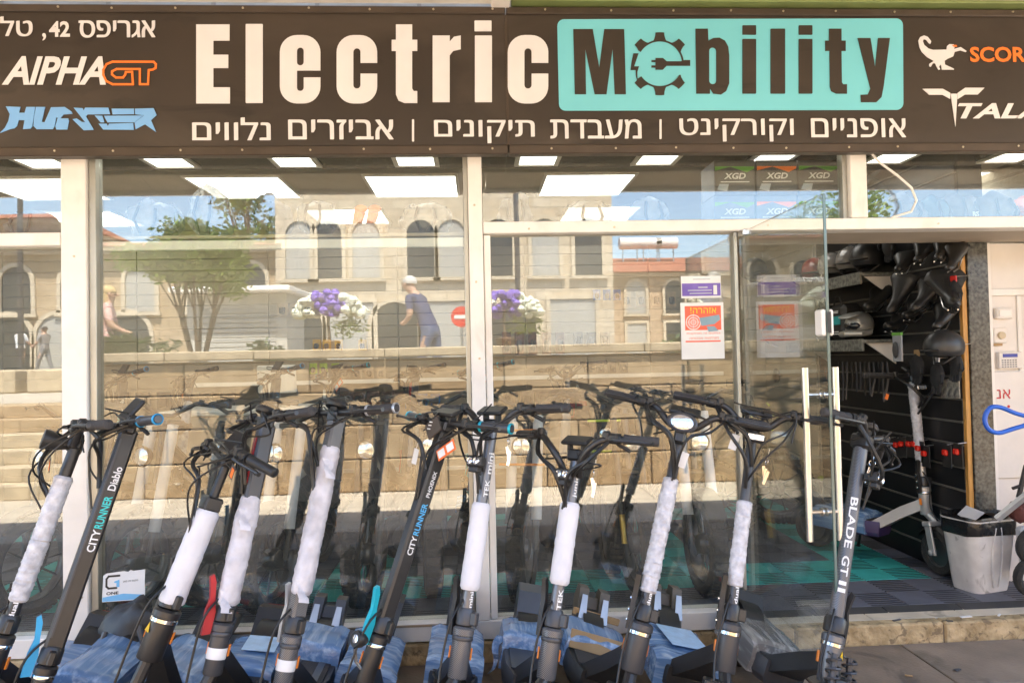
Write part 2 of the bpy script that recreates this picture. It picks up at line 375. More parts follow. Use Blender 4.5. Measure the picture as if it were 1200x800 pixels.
# ------------------------------------------------------------------ shop interior shell
XR, XL, YB, ZC = 2.80, -4.3, 3.1, 2.68
fl = MB().span((XL, 0.112, 0.02), (3.6, YB, 0.09)).build('shop_floor', M_JOINT); tag(fl, kind='structure')
def tile_mat(name, c):
    m = mat(name, c, 0.5, var=0.14, vscale=9); n = m.node_tree.nodes; L = m.node_tree.links; b = n['Principled BSDF']
    tc = n.new('ShaderNodeTexCoord'); ck = n.new('ShaderNodeTexChecker'); ck.inputs['Scale'].default_value = 5.0
    ck.inputs[1].default_value = (1, 1, 1, 1); ck.inputs[2].default_value = (0, 0, 0, 1)
    sp = n.new('ShaderNodeSeparateXYZ'); cb = n.new('ShaderNodeCombineXYZ'); L.new(tc.outputs['Object'], sp.inputs[0])
    L.new(sp.outputs[0], cb.inputs[0]); L.new(sp.outputs[1], cb.inputs[1]); cb.inputs[2].default_value = 0.01; L.new(cb.outputs[0], ck.inputs[0])
    wv = n.new('ShaderNodeTexWave'); wv.inputs['Scale'].default_value = 11; wv.bands_direction = 'Y'; L.new(tc.outputs['Object'], wv.inputs['Vector'])
    mu = n.new('ShaderNodeMath'); mu.operation = 'MULTIPLY'; L.new(wv.outputs['Fac'], mu.inputs[0]); L.new(ck.outputs['Fac'], mu.inputs[1])
    bp = n.new('ShaderNodeBump'); bp.inputs['Strength'].default_value = 1.0; bp.inputs['Distance'].default_value = 0.006; bp.invert = True
    L.new(mu.outputs[0], bp.inputs['Height']); L.new(bp.outputs[0], b.inputs['Normal'])
    gr = n.new('ShaderNodeMath'); gr.operation = 'GREATER_THAN'; gr.inputs[1].default_value = 0.62; L.new(mu.outputs[0], gr.inputs[0])
    mx = n.new('ShaderNodeMixRGB'); mx.inputs[2].default_value = (.012, .013, .014, 1)
    old = b.inputs['Base Color'].links[0].from_socket; L.new(old, mx.inputs[1]); L.new(gr.outputs[0], mx.inputs[0]); L.new(mx.outputs[0], b.inputs['Base Color'])
    return m
M_TEAL, M_TILE = tile_mat('teal_floor_tile', (0.04, 0.40, 0.37)), tile_mat('grey_floor_tile', (0.125, 0.13, 0.16))
tm = {}
for k, mm in (('t', M_TEAL), ('g', M_TILE)):
    tm[k] = MB().box((0.2, 0.2, 0), (.397, .397, .016), None, .004).mesh('floor_tile'); tm[k].materials.append(mm)
for i in range(-17, 3):
    for j in range(7):
        X0, Y0 = 2.65+(i-1)*.4, 0.165+j*.4
        if X0 < XL or X0 > 3.1 or Y0+.4 > YB+.2: continue
        teal = (j == 1 and i <= 0) or (i == 0 and j >= 1) or (j == 5 and i <= 0) or (j in (2, 3, 4) and i % 5 == 2)
        put('floor_tile', tm['t' if teal else 'g'], fl, (X0, Y0, 0.094))
x = XL
while x < 3.4:
    me = MB().add([(x, .095, .093), (x+.395, .095, .093), (x+.395, .165, .102), (x, .165, .102), (x, .095, .085), (x+.395, .095, .085), (x+.395, .165, .085), (x, .165, .085)],
                  [(0, 1, 2, 3), (4, 7, 6, 5), (0, 4, 5, 1), (3, 2, 6, 7), (0, 3, 7, 4), (1, 5, 6, 2)])
    me.build('edge_ramp', M_RAMP, fl, smooth=0); x += .4
tag(MB().span((XL, 0.42, ZC), (3.6, YB+.2, ZC+.1)).build('shop_ceiling', M_CEIL), kind='structure')
wb = tag(MB().span((XL, YB, .09), (XR+.2, YB+.15, ZC)).build('back_wall', M_WALLW), kind='structure')
tag(MB().span((XL-.15, 0.12, .09), (XL, YB, ZC)).build('side_wall', M_WALLW), kind='structure')
# pale slats of the back wall
sm_ = MB().box((0, 0, 0), (1.184, .018, .104), None, .004).mesh('wall_slat'); sm_.materials.append(mat('pale_slat', (0.33, 0.285, 0.225), .55, var=.06))
for r in range(23):
    for k in range(6):
        put('wall_slat', sm_, wb, (XL+.6+k*1.19, YB-.012, .2+r*.108))
# granite soffit behind the sign with small square lamps
so = tag(MB().span((-4.3, 0.06, 2.5), (3.6, 0.418, 2.6)).build('granite_soffit', M_GRAN), kind='structure')
tag(MB().span((-4.3, 0.40, 2.602), (3.6, 0.44, 2.82)).build('soffit_upstand', M_CEIL), kind='structure')

# ------------------------------------------------------------------ building shell and canopy
M_BSTONE = stone_mat('shop_stone', (0.50, 0.43, 0.33), (0.44, 0.37, 0.28), (0.34, 0.29, 0.22), .5, .26)
sb = thing('shop_building', 'pale stone building carrying the black and turquoise shop sign', 'building', (0, 0, 0))
MB().span((-9, 0.02, 3.12), (9, 7.5, 4.1)).build('wall', M_BSTONE, sb)
MB().span((-9, 0.0, -0.02), (XL-.16, 7.5, 3.1)).build('wall', M_BSTONE, sb)
MB().span((3.62, 0.0, -0.02), (9, 7.5, 3.1)).build('wall', M_BSTONE, sb)
MB().span((XL-.16, YB+.22, -0.02), (3.6, 7.5, 3.1)).build('wall', M_BSTONE, sb)
MB().span((-9.1, -0.12, 4.1), (9.1, 7.6, 4.22)).build('roof', M_BSTONE, sb)
M_GREEN = mat('lime_green_paint', (0.20, 0.25, 0.09), 0.45, var=0.12, bump=.1)
aw = thing('awning', 'sloping awning with white rail and green beam above the shop sign', 'awning', (0, -0.2, 3.15))
def wbuild(mb, name, m, parent, **k):       # geometry given in world space, parented under a placed Empty
    inv = Matrix.Translation(-Vector(parent.location)); mb.v = [tuple(inv @ Vector(v)) for v in mb.v]
    return mb.build(name, m, parent, **k)
M_AWN = mat('awning_sheet', (0.55, 0.47, 0.36), .7, var=.1, stretch=(8, 1, 1))
for i in range(12):
    xa, xb = -5.0+i*.85, -5.0+i*.85+.846
    wbuild(MB().add([(xa, -.24, 3.27), (xb, -.24, 3.27), (xb, -2.0, 2.78), (xa, -2.0, 2.78), (xa, -.24, 3.29), (xb, -.24, 3.29), (xb, -2.0, 2.80), (xa, -2.0, 2.80)],
           [(0, 1, 2, 3), (4, 7, 6, 5), (0, 4, 5, 1), (2, 6, 7, 3), (0, 3, 7, 4), (1, 5, 6, 2)]), 'awning_panel', M_AWN, aw, smooth=0)
wbuild(MB().span((-4.2, -.235, 3.115), (0.13, -.16, 3.18), .006).span((-4.2, -.25, 3.178), (.13, -.13, 3.24), .006), 'rail', M_ALU, aw)
wbuild(MB().span((.10, -.26, 3.10), (.19, -.15, 3.2), .005), 'rail_bracket', M_ALU, aw)
wbuild(MB().span((-.59, -.262, 3.118), (-.52, -.22, 3.2), .004), 'rail_bracket', M_ALU, aw)
wbuild(MB().span((.195, -.20, 3.118), (5.2, -.13, 3.19), .004).span((.195, -.25, 3.19), (5.2, -.20, 3.262), .004), 'green_beam', M_GREEN, aw)
wbuild(MB().span((1.98, -.265, 3.128), (5.2, -.203, 3.152), .003), 'white_strip', M_ALU, aw)
wbuild(MB().tube([(.2, -.26, 3.14), (.45, -.27, 3.118), (.62, -.265, 3.15), (.85, -.27, 3.165), (1.2, -.265, 3.15)], .006, 6), 'cable', mat('green_cable', (0.03, .35, .22), .5, var=.1), aw)
wbuild(MB().tube([(.7, -.275, 3.18), (.95, -.275, 3.15), (1.1, -.27, 3.12), (1.25, -.27, 3.16)], .004, 6), 'cable', mat('blue_cable', (0.1, .25, .5), .5, var=.1), aw)
wbuild(MB().span((-5.02, -2.05, 2.75), (5.22, -1.995, 2.83), .01), 'edge_bar', M_ALU, aw)
for xx in (-3.2, -.1, 3.1):
    wbuild(MB().tube([(xx, -.24, 3.22), (xx, -1.99, 2.74)], .018, 8), 'support_arm', M_ALU, aw)

# ------------------------------------------------------------------ shopfront frame and panes
sf = thing('shopfront', 'white aluminium shopfront framing the big reflecting window panes', 'shopfront', (0, 0, 0.1))
ZT = 2.498
def fbar(name, a, b, m=M_ALU, bev=.004): return wbuild(MB().span(a, b, bev), name, m, sf)
fbar('pillar', (-1.94, -.05, .1), (-1.825, .05, ZT)); fbar('pillar_trim', (-1.822, -.03, .1), (-1.79, .035, ZT), M_ALU2, .002)
fbar('mullion', (-.026, -.05, .192), (.042, .045, ZT)); fbar('mullion_trim', (-.05, -.02, .192), (-.028, .03, ZT), M_ALU2, .002)
fbar('mullion', (.045, -.035, .192), (.078, .04, 2.046))
fbar('mullion', (1.885, -.05, 2.109), (1.97, .045, ZT)); fbar('mullion_trim', (1.86, -.02, 2.109), (1.883, .03, ZT), M_ALU2, .002)
fbar('mullion', (-4.25, -.05, .192), (-4.17, .045, ZT))
fbar('beam', (.045, -.055, 2.05), (3.6, .05, 2.107)); fbar('beam_soffit', (1.31, .052, 2.052), (3.6, .41, 2.09), M_WALLW)
fbar('transom', (-4.168, -.05, 2.018), (-1.942, .045, 2.08)); fbar('transom', (-1.788, .02, 2.0), (-.052, .05, 2.046))
fbar('sill', (-1.788, -.045, .102), (-.03, .06, .19)); fbar('sill', (-.028, -.048, .102), (1.30, .06, .19)); fbar('sill', (-4.25, -.045, .102), (-1.942, .06, .19))
fbar('sill_line', (-1.786, -.052, .176), (-.03, -.046, .186), mat('tan_seal', (.35, .26, .17), .7), .001)
# thin rubber seals round the panes and screws on the frame
M_SCREW = mat('screw_metal', (.55, .48, .36), .35, metal=.8, var=.1)
def pane(a, b): return wbuild(MB().span(a, b), 'pane', M_GLASS, sf, smooth=0)
pane((-4.168, .0, .192), (-1.942, .008, 2.016)); pane((-4.168, .0, 2.082), (-1.942, .008, ZT))
pane((-1.788, .0, .192), (-.052, .008, ZT))
pane((.08, .0, .192), (1.287, .008, 2.046)); pane((.045, .0, 2.109), (1.858, .008, ZT)); pane((1.972, .0, 2.109), (3.6, .008, ZT))
for px, py in ((86, 300), (95, 700), (556, 240), (558, 330), (568, 500), (562, 420), (620, 268), (900, 264), (720, 266), (1100, 262)):
    p = at(px, py, -.056); wbuild(MB().lathe([(.006, 0), (.005, .003), (0, .0035)], (p.x, -.0515 if px < 600 else -.0555, p.z), (0, -1, 0), 8), 'screw', M_SCREW, sf)
fbar('door_post', (1.289, -.03, .1), (1.306, .03, 2.048), M_ALU2, .002)

# open glass door
gd = thing('glass_door', 'frameless glass door standing open with steel pull bars', 'door', (1.325, -.03, .11))
wbuild(MB().span((1.319, -.84, .118), (1.329, -.02, 2.042)), 'pane', M_DGLASS, gd, smooth=0)
wbuild(MB().span((1.319, -.849, .118), (1.329, -.8415, 2.042), .001), 'edge_strip', mat('glass_edge', (.10, .15, .135), .15, var=.1, spec=.8), gd)
for s in (-1, 1):
    xx = 1.324+s*.06
    h = wbuild(MB().tube([(xx, -.775, .72), (xx, -.775, 1.385)], .013, 14), 'pull_bar', M_STEEL, gd)
    for zz in (.83, 1.28):
        wbuild(MB().tube([(xx, -.775, zz), (1.324+s*.006, -.775, zz)], .008, 10).lathe([(.016, 0), (.016, .006)], (1.324+s*.0055, -.775, zz), (s, 0, 0), 12), 'standoff', M_STEEL, gd)
wbuild(MB().span((1.3, -.85, 1.505), (1.318, -.79, 1.605), .006).span((1.331, -.85, 1.505), (1.346, -.79, 1.605), .006), 'lock_case', M_ALU, gd)
wbuild(MB().span((1.317, -.858, 1.515), (1.331, -.853, 1.595), .001), 'lock_plate', M_BLACK, gd)
wbuild(MB().span((1.308, -.10, 2.02), (1.342, -.015, 2.05), .004).span((1.308, -.10, .104), (1.342, -.015, .15), .004), 'patch_hinge', M_STEEL, gd)

# granite jamb and white side wall to the right of the doorway
gj = thing('granite_jamb', 'speckled black granite door jamb with orange wood edge', 'jamb', (2.86, .45, .09))
wbuild(MB().span((2.812, .40, .1), (2.935, .62, 2.05), .003), 'granite_slab', M_GRAN, gj)
wbuild(MB().span((2.782, .412, .1), (2.81, .438, 2.05), .002), 'wood_edge', mat('orange_wood', (.50, .25, .06), .5, var=.2, stretch=(20, 20, 2)), gj)
M_WP = mat('white_wall_paint', (.72, .68, .64), .55, var=.05, bump=.08)
ww = thing('white_side_wall', 'white panelled wall beside the granite door jamb', 'wall', (3.25, .45, .09))
wbuild(MB().span((2.938, .46, .1), (3.6, .6, 2.05)), 'wall_panel', M_WP, ww)
wbuild(MB().span((2.94, .43, .1), (2.975, .459, 2.05), .003), 'frame_post', M_ALU, ww)
wbuild(MB().span((2.977, .44, 1.745), (3.6, .459, 1.785), .003), 'rail', M_ALU, ww)
wbuild(MB().span((3.14, .448, .3), (3.165, .459, 1.744), .003), 'panel_joint', M_ALU, ww)

# ------------------------------------------------------------------ sign
SY = -.15
M_SIGN = mat('sign_black', (0.040, 0.030, 0.023), 0.42, var=0.16, vscale=1.7, bump=.10, bscale=2.5)
marks(M_SIGN, (.10, .078, .06), .9, .5, .75, (1, 1, 2.5), .55); marks(M_SIGN, (.012, .010, .008), 2.2, .62, .72, (1, 1, 3), .5)
M_SWHT = mat('sign_white', (0.72, 0.71, 0.73), 0.45, var=0.03)
M_SCYN = mat('sign_turquoise', (0.17, 0.58, 0.68), 0.45, var=0.04, vscale=2)
M_SORG = mat('sign_orange', (0.86, 0.20, 0.03), 0.45, var=0.04)
M_SBLU = mat('sign_blue', (0.19, 0.43, 0.80), 0.45, var=0.04)
sg = thing('shop_sign', 'long black fascia sign with white lettering and turquoise plate', 'sign', (0.3, SY, 2.42))
Zs0, Zs1 = 2.42, 3.10
wbuild(MB().span((-4.2, SY, Zs0), (.168, -.06, Zs1), .003), 'sign_panel', M_SIGN, sg)
wbuild(MB().span((.172, SY, Zs0), (5.0, -.06, Zs1), .003), 'sign_panel', M_SIGN, sg)
M_SFR = mat('sign_frame_brown', (0.085, 0.065, 0.05), 0.35, metal=.4, var=.12)
for a, b in ((2.405, 2.448), (3.072, 3.106)):
    for xa, xb in ((-4.2, .168), (.172, 5.0)):
        wbuild(MB().span((xa, SY-.014, a), (xb, SY-.001, b), .004), 'frame_rail', M_SFR, sg)
for k in range(32):
    for zz in (2.428, 3.09):
        wbuild(MB().lathe([(.0055, 0), (.005, .003), (0, .004)], (-3.9+k*.285+rng.uniform(-.03, .03), SY-.0145, zz+rng.uniform(-.003, .003)), (0, -1, 0), 8), 'screw', M_SCREW, sg)
wbuild(MB().span((.164, SY-.004, 2.45), (.176, SY-.0005, 3.07), .001), 'panel_seam', M_SFR, sg)

def flat(polys, m, lift, name='letter', holes=None):
    """polygons in sign pixels -> a thin plate on the sign face, holes allowed (even-odd fill of a 2D curve)"""
    c = bpy.data.curves.new('g', 'CURVE'); c.dimensions = '2D'; c.fill_mode = 'BOTH'; c.extrude = .0015
    for poly in polys:
        sp = c.splines.new('POLY'); sp.points.add(len(poly)-1); sp.use_cyclic_u = True
        for q, (px, py) in zip(sp.points, poly):
            p = at(px, py, SY-lift); q.co = (p.x, p.z, 0, 1)
    o = bpy.data.objects.new('g', c); C.objects.link(o)
    dg = bpy.context.evaluated_depsgraph_get(); dg.update()
    me = bpy.data.meshes.new_from_object(o.evaluated_get(dg))
    bpy.data.objects.remove(o); bpy.data.curves.remove(c)
    mb = MB(); mb.v = [(v.co.x, SY-lift-v.co.z, v.co.y) for v in me.vertices]; mb.f = [tuple(p.vertices) for p in me.polygons]
    bpy.data.meshes.remove(me)
    return wbuild(mb, name, m, sg, smooth=0)
def arc(cx, cy, rx, ry, a0, a1, n=8):
    return [(cx+rx*math.cos(R(a0+(a1-a0)*i/n)), cy+ry*math.sin(R(a0+(a1-a0)*i/n))) for i in range(n+1)]
def rect(x0, y0, x1, y1, r=.8):
    return arc(x1-r, y0+r, r, r, -90, 0, 3)+arc(x1-r, y1-r, r, r, 0, 90, 3)+arc(x0+r, y1-r, r, r, 90, 180, 3)+arc(x0+r, y0+r, r, r, 180, 270, 3)
def pill(x0, y0, x1, y1):
    r = (x1-x0)/2; return arc(x0+r, y0+r, r, r, 180, 360, 8)+arc(x0+r, y1-r, r, r, 0, 180, 8)
def cee(x0):
    x1 = x0+47.5; i0, i1 = x0+19.5, x0+28
    return [(x1, 74)]+[(x1, 60)]+arc(x1-20, 61.5, 20, 20, 0, -90)+arc(x0+20, 61.5, 20, 20, -90, -180)+arc(x0+20, 101.5, 20, 20, 180, 90)+arc(x1-20, 101.5, 20, 20, 90, 0)+[(x1, 86.6), (i1, 86.6)]+arc((i0+i1)/2, 100, 4.2, 4.2, 0, 180, 6)+arc((i0+i1)/2, 61, 4.2, 4.2, 180, 360, 6)+[(i1, 74)]
W, K = M_SWHT, M_SIGN
flat([[(230, 29), (269, 29), (269, 48), (250, 48), (250, 64.5), (267.5, 64.5), (267.5, 80), (250, 80), (250, 102.6), (269.5, 102.6), (269.5, 121.5), (230, 121.5)]], W, .003)
flat([rect(288, 28.5, 308, 121)], W, .003)
flat([[(375.5, 83)]+arc(355.5, 61.5, 20, 20, 0, -90)+arc(348, 61.5, 20, 20, -90, -180)+arc(348, 101.5, 20, 20, 180, 90)+arc(355.5, 101.5, 20, 20, 90, 0)+[(375.5, 91), (356, 91)]+arc(352, 103, 4, 4, 0, 180, 6)+[(348, 83)],
      pill(348, 56, 356, 77)], W, .003)
flat([cee(394.5)], W, .003)
flat([[(464, 29), (483, 29), (483, 47), (489, 47), (489, 60), (483, 60), (483, 104), (485, 107), (489, 107), (489, 121), (474, 121), (467, 118), (464, 111), (464, 60), (459, 60), (459, 47), (464, 47)]], W, .003)
flat([[(507, 42), (527, 42), (527, 49), (532, 43.5), (540, 42), (540, 58), (531, 60), (527, 65), (527, 120), (507, 120)]], W, .003)
flat([rect(556, 24.5, 576, 37)], W, .003, 'letter_dot'); flat([rect(556.5, 42, 576.5, 120)], W, .003)
flat([cee(595)], W, .003)
cy = flat([arc(1050, 30, 8, 8, -90, 0, 6)+arc(1050.5, 121, 8, 8, 0, 90, 6)+arc(663, 122, 8, 8, 90, 180, 6)+arc(661, 31, 8, 8, 180, 270, 6)], M_SCYN, .003, 'turquoise_plate')
def z3(pts, ox=650, oy=20, s=5.714): return [(ox+x/s, oy+y/s) for x, y in pts]
flat([z3([(125, 83), (255, 83), (298, 340), (332, 83), (465, 83), (477, 518), (402, 518), (388, 215), (347, 518), (268, 518), (205, 215), (210, 518), (135, 518)])], K, .007)
gx, gy, ri = 773.2, 75.0, 26.2
def gp(r, a): return (gx+r*math.sin(R(a)), gy-r*math.cos(R(a)))
gear = []
for a0, a1, teeth in ((302, 442, (315, 360, 405)), (118, 236, (135, 180, 225))):
    outer = []; a = a0
    while a <= a1:
        r = 28.0
        for t in teeth:
            d = abs(a-t)
            if d < 8.5: r = 36.8
            elif d < 17: r = 28+ (36.8-28)*((17-d)/8.5)**2*.75
        outer.append(gp(r, a)); a += 1.0
    gear.append(outer+[gp(ri, a1-i*4) for i in range(int((a1-a0)/4)+1)])
flat(gear, K, .007, 'gear_emblem')
flat([z3([(675, 276), (725, 276), (750, 298), (845, 298), (870, 290), (907, 290), (907, 328), (750, 328), (725, 354), (675, 354)]), z3([(648, 290), (674, 290), (674, 303), (648, 303)]), z3([(648, 326), (674, 326), (674, 340), (648, 340)])], K, .007, 'plug_emblem')
flat([z3([(527, 245), (562, 245), (532, 332), (565, 332), (553, 370), (555, 432), (545, 400), (542, 356), (508, 356), (515, 300)])], K, .007, 'bolt_emblem')
flat([[(815, 34), (829.5, 34), (830, 48), (836, 45), (843, 44.5), (849.5, 48), (853.3, 55), (854.5, 65), (854.5, 98), (851, 107), (845, 111), (836, 110), (832, 104), (832, 110), (816, 110)], pill(831, 56, 839.3, 99)], K, .007)
for x in (870, 936):
    flat([rect(x, 30, x+16, 41)], K, .007, 'letter_dot'); flat([rect(x, 46, x+16, 110)], K, .007)
flat([rect(903, 34, 920, 110)], K, .007)
flat([[(971.5, 34), (986, 34), (986, 48), (991, 48), (991, 60), (986, 60), (986.5, 97), (988, 99), (992.5, 99), (992.5, 110), (980, 110), (974, 107), (972.5, 102), (972, 60), (967, 60), (967, 48), (971.5, 48)]], K, .007)
flat([[(1005, 45), (1020, 45), (1025.5, 80), (1029, 45), (1042.7, 45), (1035.5, 101), (1033, 114), (1027, 120), (1009, 120), (1008.6, 111.5), (1017, 111), (1020, 104)]], K, .007)
def signtext(s, x0, y0, x1, y1, m, bold=.012, shear=0.0, name='lettering', lift=.004, fat=0):
    p = at(x0, y1, SY-lift); q = at(x1, y1, SY-lift); u = at(x0, y0, SY-lift)
    mb = MB()
    for k, (fx, fz) in enumerate(((0, 0), (fat, fat*.4), (-fat, -fat*.4)) if fat else ((0, 0),)):
        text_on(mb, s, (p.x+fx, SY-lift-k*.001, p.z+fz), (q.x-p.x, 0, q.z-p.z), (0, 0, u.z-p.z), bold, shear)
    return wbuild(mb, name, m, sg, smooth=0)
for wd_, x0, x1, y0, y1 in (('אופניים', 951, 1061.5, 139, 161), ('וקורקינט', 797, 930, 139, 166), ('מעבדת', 645.5, 751.5, 140, 162.5), ('תיקונים', 509.5, 626.5, 141, 168), ('אביזרים', 338.5, 461, 140.5, 163.5), ('נלווים', 226, 317, 138, 164.5)):
    signtext(heb(wd_), x0, y0, x1, y1, W, 0, fat=.0022)
flat([rect(772.8, 140, 775.3, 163)], W, .003, 'divider'); flat([rect(482.8, 140, 485.3, 166)], W, .003, 'divider')
signtext(heb('אגריפס'), 93, 24.5, 182, 44.5, W, .0, fat=.0022); signtext('42', 57.5, 25, 82, 43.5, W, .03); signtext(',', 49.5, 39, 54, 48, W, .012); signtext(heb("טל'"), -4, 20, 38, 43, W, .0, fat=.0022)
signtext('AlPHA', 2, 66, 124, 99.5, W, .03, .32)
signtext('SCORP', 1137, 55, 1214, 73, M_SORG, .03); signtext('TALA', 1123, 121, 1222, 139, W, .03, .3)
def stroke(pts, w, z=5.0, oy=10, ox=0):
    pts = [(ox+x/z, oy+y/z) for x, y in pts]; polys = []
    for (x0, y0), (x1, y1) in zip(pts, pts[1:]):
        d = math.hypot(x1-x0, y1-y0) or 1; nx, ny = -(y1-y0)/d*w/2, (x1-x0)/d*w/2; ex, ey = (x1-x0)/d*w*.35, (y1-y0)/d*w*.35
        polys.append([(x0+nx-ex, y0+ny-ey), (x1+nx+ex, y1+ny+ey), (x1-nx+ex, y1-ny+ey), (x0-nx-ex, y0-ny-ey)])
    return polys
gt = stroke([(780, 445), (660, 445), (622, 425), (605, 390), (605, 360), (625, 327), (660, 313), (900, 313), (914, 328), (912, 350), (895, 359), (872, 362), (868, 445), (820, 445), (820, 356), (684, 356), (657, 370), (657, 388), (680, 406), (722, 406), (734, 390), (738, 374), (775, 372), (780, 445)], 2.6)
for q in gt: pass
mbg = MB()
for q in gt:
    ps = [at(px, py, SY-.004) for px, py in q]; mbg.add([(p.x, SY-.004, p.z) for p in ps], [(0, 3, 2, 1)])
for i in range(len(mbg.f)):                      # strokes overlap at the corners: step them by a hair
    for k in mbg.f[i]: v = mbg.v[k]; mbg.v[k] = (v[0], v[1]-.00006*i, v[2])
wbuild(mbg, 'outlined_emblem', M_SORG, sg, smooth=0)
H = [[(35, 575), (120, 578), (112, 612), (145, 612), (155, 578), (207, 578), (190, 690), (180, 705), (135, 708), (145, 655), (110, 655), (100, 690), (85, 703), (60, 708), (0, 730), (30, 700), (50, 660), (58, 620)],
     [(212, 578), (265, 578), (245, 665), (262, 668), (300, 580), (380, 578), (420, 605), (425, 618), (372, 622), (355, 645), (400, 645), (405, 660), (395, 710), (330, 710), (325, 690), (340, 640), (330, 640), (320, 690), (310, 708), (215, 708), (197, 690), (200, 640)],
     [(432, 582), (485, 585), (490, 600), (500, 582), (635, 582), (645, 620), (512, 622), (505, 634), (550, 712), (490, 714), (425, 650), (450, 645), (480, 665), (500, 668)],
     [(655, 588), (785, 588), (785, 620), (660, 622)], [(555, 628), (600, 630), (612, 668), (590, 668)], [(610, 630), (840, 628), (790, 668), (630, 668)], [(578, 676), (625, 676), (632, 690), (640, 676), (780, 672), (785, 712), (605, 710)],
     [(792, 588), (900, 585), (918, 625), (885, 655), (915, 725), (850, 680), (795, 708), (790, 670), (845, 628), (792, 620)]]
flat([[(x/5, 10+y/5) for x, y in h] for h in H], M_SBLU, .003, 'blue_lettering')
flat([z3([(95, 180), (92, 160), (105, 135), (130, 125), (155, 135), (178, 165), (172, 182), (160, 175), (145, 155), (128, 150), (122, 165), (132, 190), (160, 213), (190, 222), (280, 220), (285, 195), (300, 183), (330, 185), (335, 205), (330, 215), (375, 203), (415, 230), (410, 236), (375, 225), (335, 235), (325, 265), (290, 280), (268, 295), (270, 320), (330, 348), (330, 354), (250, 354), (245, 330), (240, 320), (230, 335), (238, 352), (228, 355), (212, 330), (205, 312), (190, 310), (175, 335), (165, 330), (165, 315), (195, 295), (150, 270), (115, 235), (100, 205)], 1060)], W, .003, 'animal_emblem')
flat([z3([(318, 190), (345, 188), (352, 200), (335, 201)], 1060)], M_SORG, .007, 'emblem_beak')
flat([z3([(120, 482), (255, 482), (305, 510), (305, 550), (255, 522), (165, 522)], 1060), z3([(405, 475), (535, 475), (490, 520), (405, 520), (355, 552), (355, 510)], 1060), z3([(309, 515), (353, 515), (340, 735)], 1060)], W, .003, 'winged_emblem')

# ------------------------------------------------------------------ the street across, seen mirrored in the panes
M_WST = mat('sandstone_block', (0.27, 0.175, 0.09), 0.85, col2=(0.43, 0.30, 0.165), vscale=7, bump=.6, bscale=35)
M_WST2 = mat('sandstone_block_pale', (0.33, 0.225, 0.12), 0.85, col2=(0.48, 0.35, 0.21), vscale=6, bump=.6, bscale=35)
M_COPE = mat('coping_stone', (0.46, 0.37, 0.25), 0.8, var=.2, bump=.4)
rw = thing('retaining_wall', 'low sandstone block wall mirrored in the shop window', 'wall', (1, -4.5, 0))
wbuild(MB().span((-4.42, -4.95, -.03), (8.0, -4.43, 1.46)), 'core', M_JOINT, rw)
for r in range(4):
    x = -4.42; z0 = -.03+r*.375
    while x < 7.95:
        x2 = min(x+rng.uniform(.7, 1.5), 8.0)
        if 8.0-x2 < .3: x2 = 8.0
        wbuild(MB().box(((x+x2)/2, -4.42+rng.uniform(-.006, .006), z0+.1875), (x2-x-.012, .1, .363), None, .012), 'stone_block', rng.choice((M_WST, M_WST2)), rw); x = x2
x = -4.5
while x < 8:
    x2 = min(x+rng.uniform(.9, 1.5), 8.1); wbuild(MB().box(((x+x2)/2, -4.62, 1.53), (x2-x-.01, .62, .10), None, .012), 'coping_stone', M_COPE, rw); x = x2
st = thing('stone_stairs', 'flight of sandstone steps mirrored at the left window', 'stairs', (-6.5, -4.54, 0))
for k in range(6):
    x = -17.0
    y0 = -4.54-k*.27
    while x < -4.45:
        x2 = min(x+rng.uniform(.9, 1.6), -4.43)
        wbuild(MB().span((x+.003, y0-.30 if k < 5 else y0-.6, -.03+k*.163+.002), (x2-.003, y0, .133+k*.163), .008), 'step_stone', rng.choice((M_WST2, M_COPE)), st); x = x2
us = MB().span((-70, -90, -.028), (70, -6.2, .94)).span((-4.42, -6.2, -.028), (8.0, -4.952, .94)).build('upper_street', M_ROAD); tag(us, kind='structure')
tag(MB().span((-70, -19.5, .944), (70, -12.5, .95)).build('road', M_ASPH), kind='structure')
tag(MB().span((-70, -27, .945), (70, -19.5, 1.12), .02).build('far_pavement', M_ROAD), kind='structure')
tag(MB().span((8.0, -6.19, -.03), (30, -4.5, .94)).build('terrace', M_ROAD), kind='structure')
for px in (4, 62):
    p = mirror(px, 456, 10.6)
    tag(MB().box((p.x, p.y, 1.17), (.72, .5, .46), None, .03).build('stone_block_seat', M_COPE), 'square pale stone block seat, %s one above the mirrored steps' % ('left' if px < 30 else 'right'), 'stone seat', 'stone seats above the steps')

def ashlar(n, c1, c2): return stone_mat(n, c1, c2, tuple(v*.75 for v in c1), .62, .33, bump=.8, msize=.02)
M_A1 = ashlar('ashlar_gold', (0.46, 0.35, 0.23), (0.38, 0.28, 0.17)); M_A2 = ashlar('ashlar_pale', (0.56, 0.48, 0.37), (0.48, 0.39, 0.28)); M_A3 = ashlar('ashlar_pink', (0.46, 0.34, 0.23), (0.38, 0.28, 0.18))
M_TILE_R = stone_mat('red_roof_tiles', (0.36, 0.13, 0.07), (0.30, 0.11, 0.06), (0.15, 0.06, 0.04), .25, .35, bump=1.0, axes='xy')
M_DARKP = mat('dark_pane', (0.03, 0.035, 0.04), .15, var=.3); M_SHUT = mat('grey_shutter', (.38, .37, .34), .5, var=.15, stretch=(1, 1, 20))
M_TRIM = mat('stone_trim', (.52, .44, .33), .8, var=.12, bump=.3)
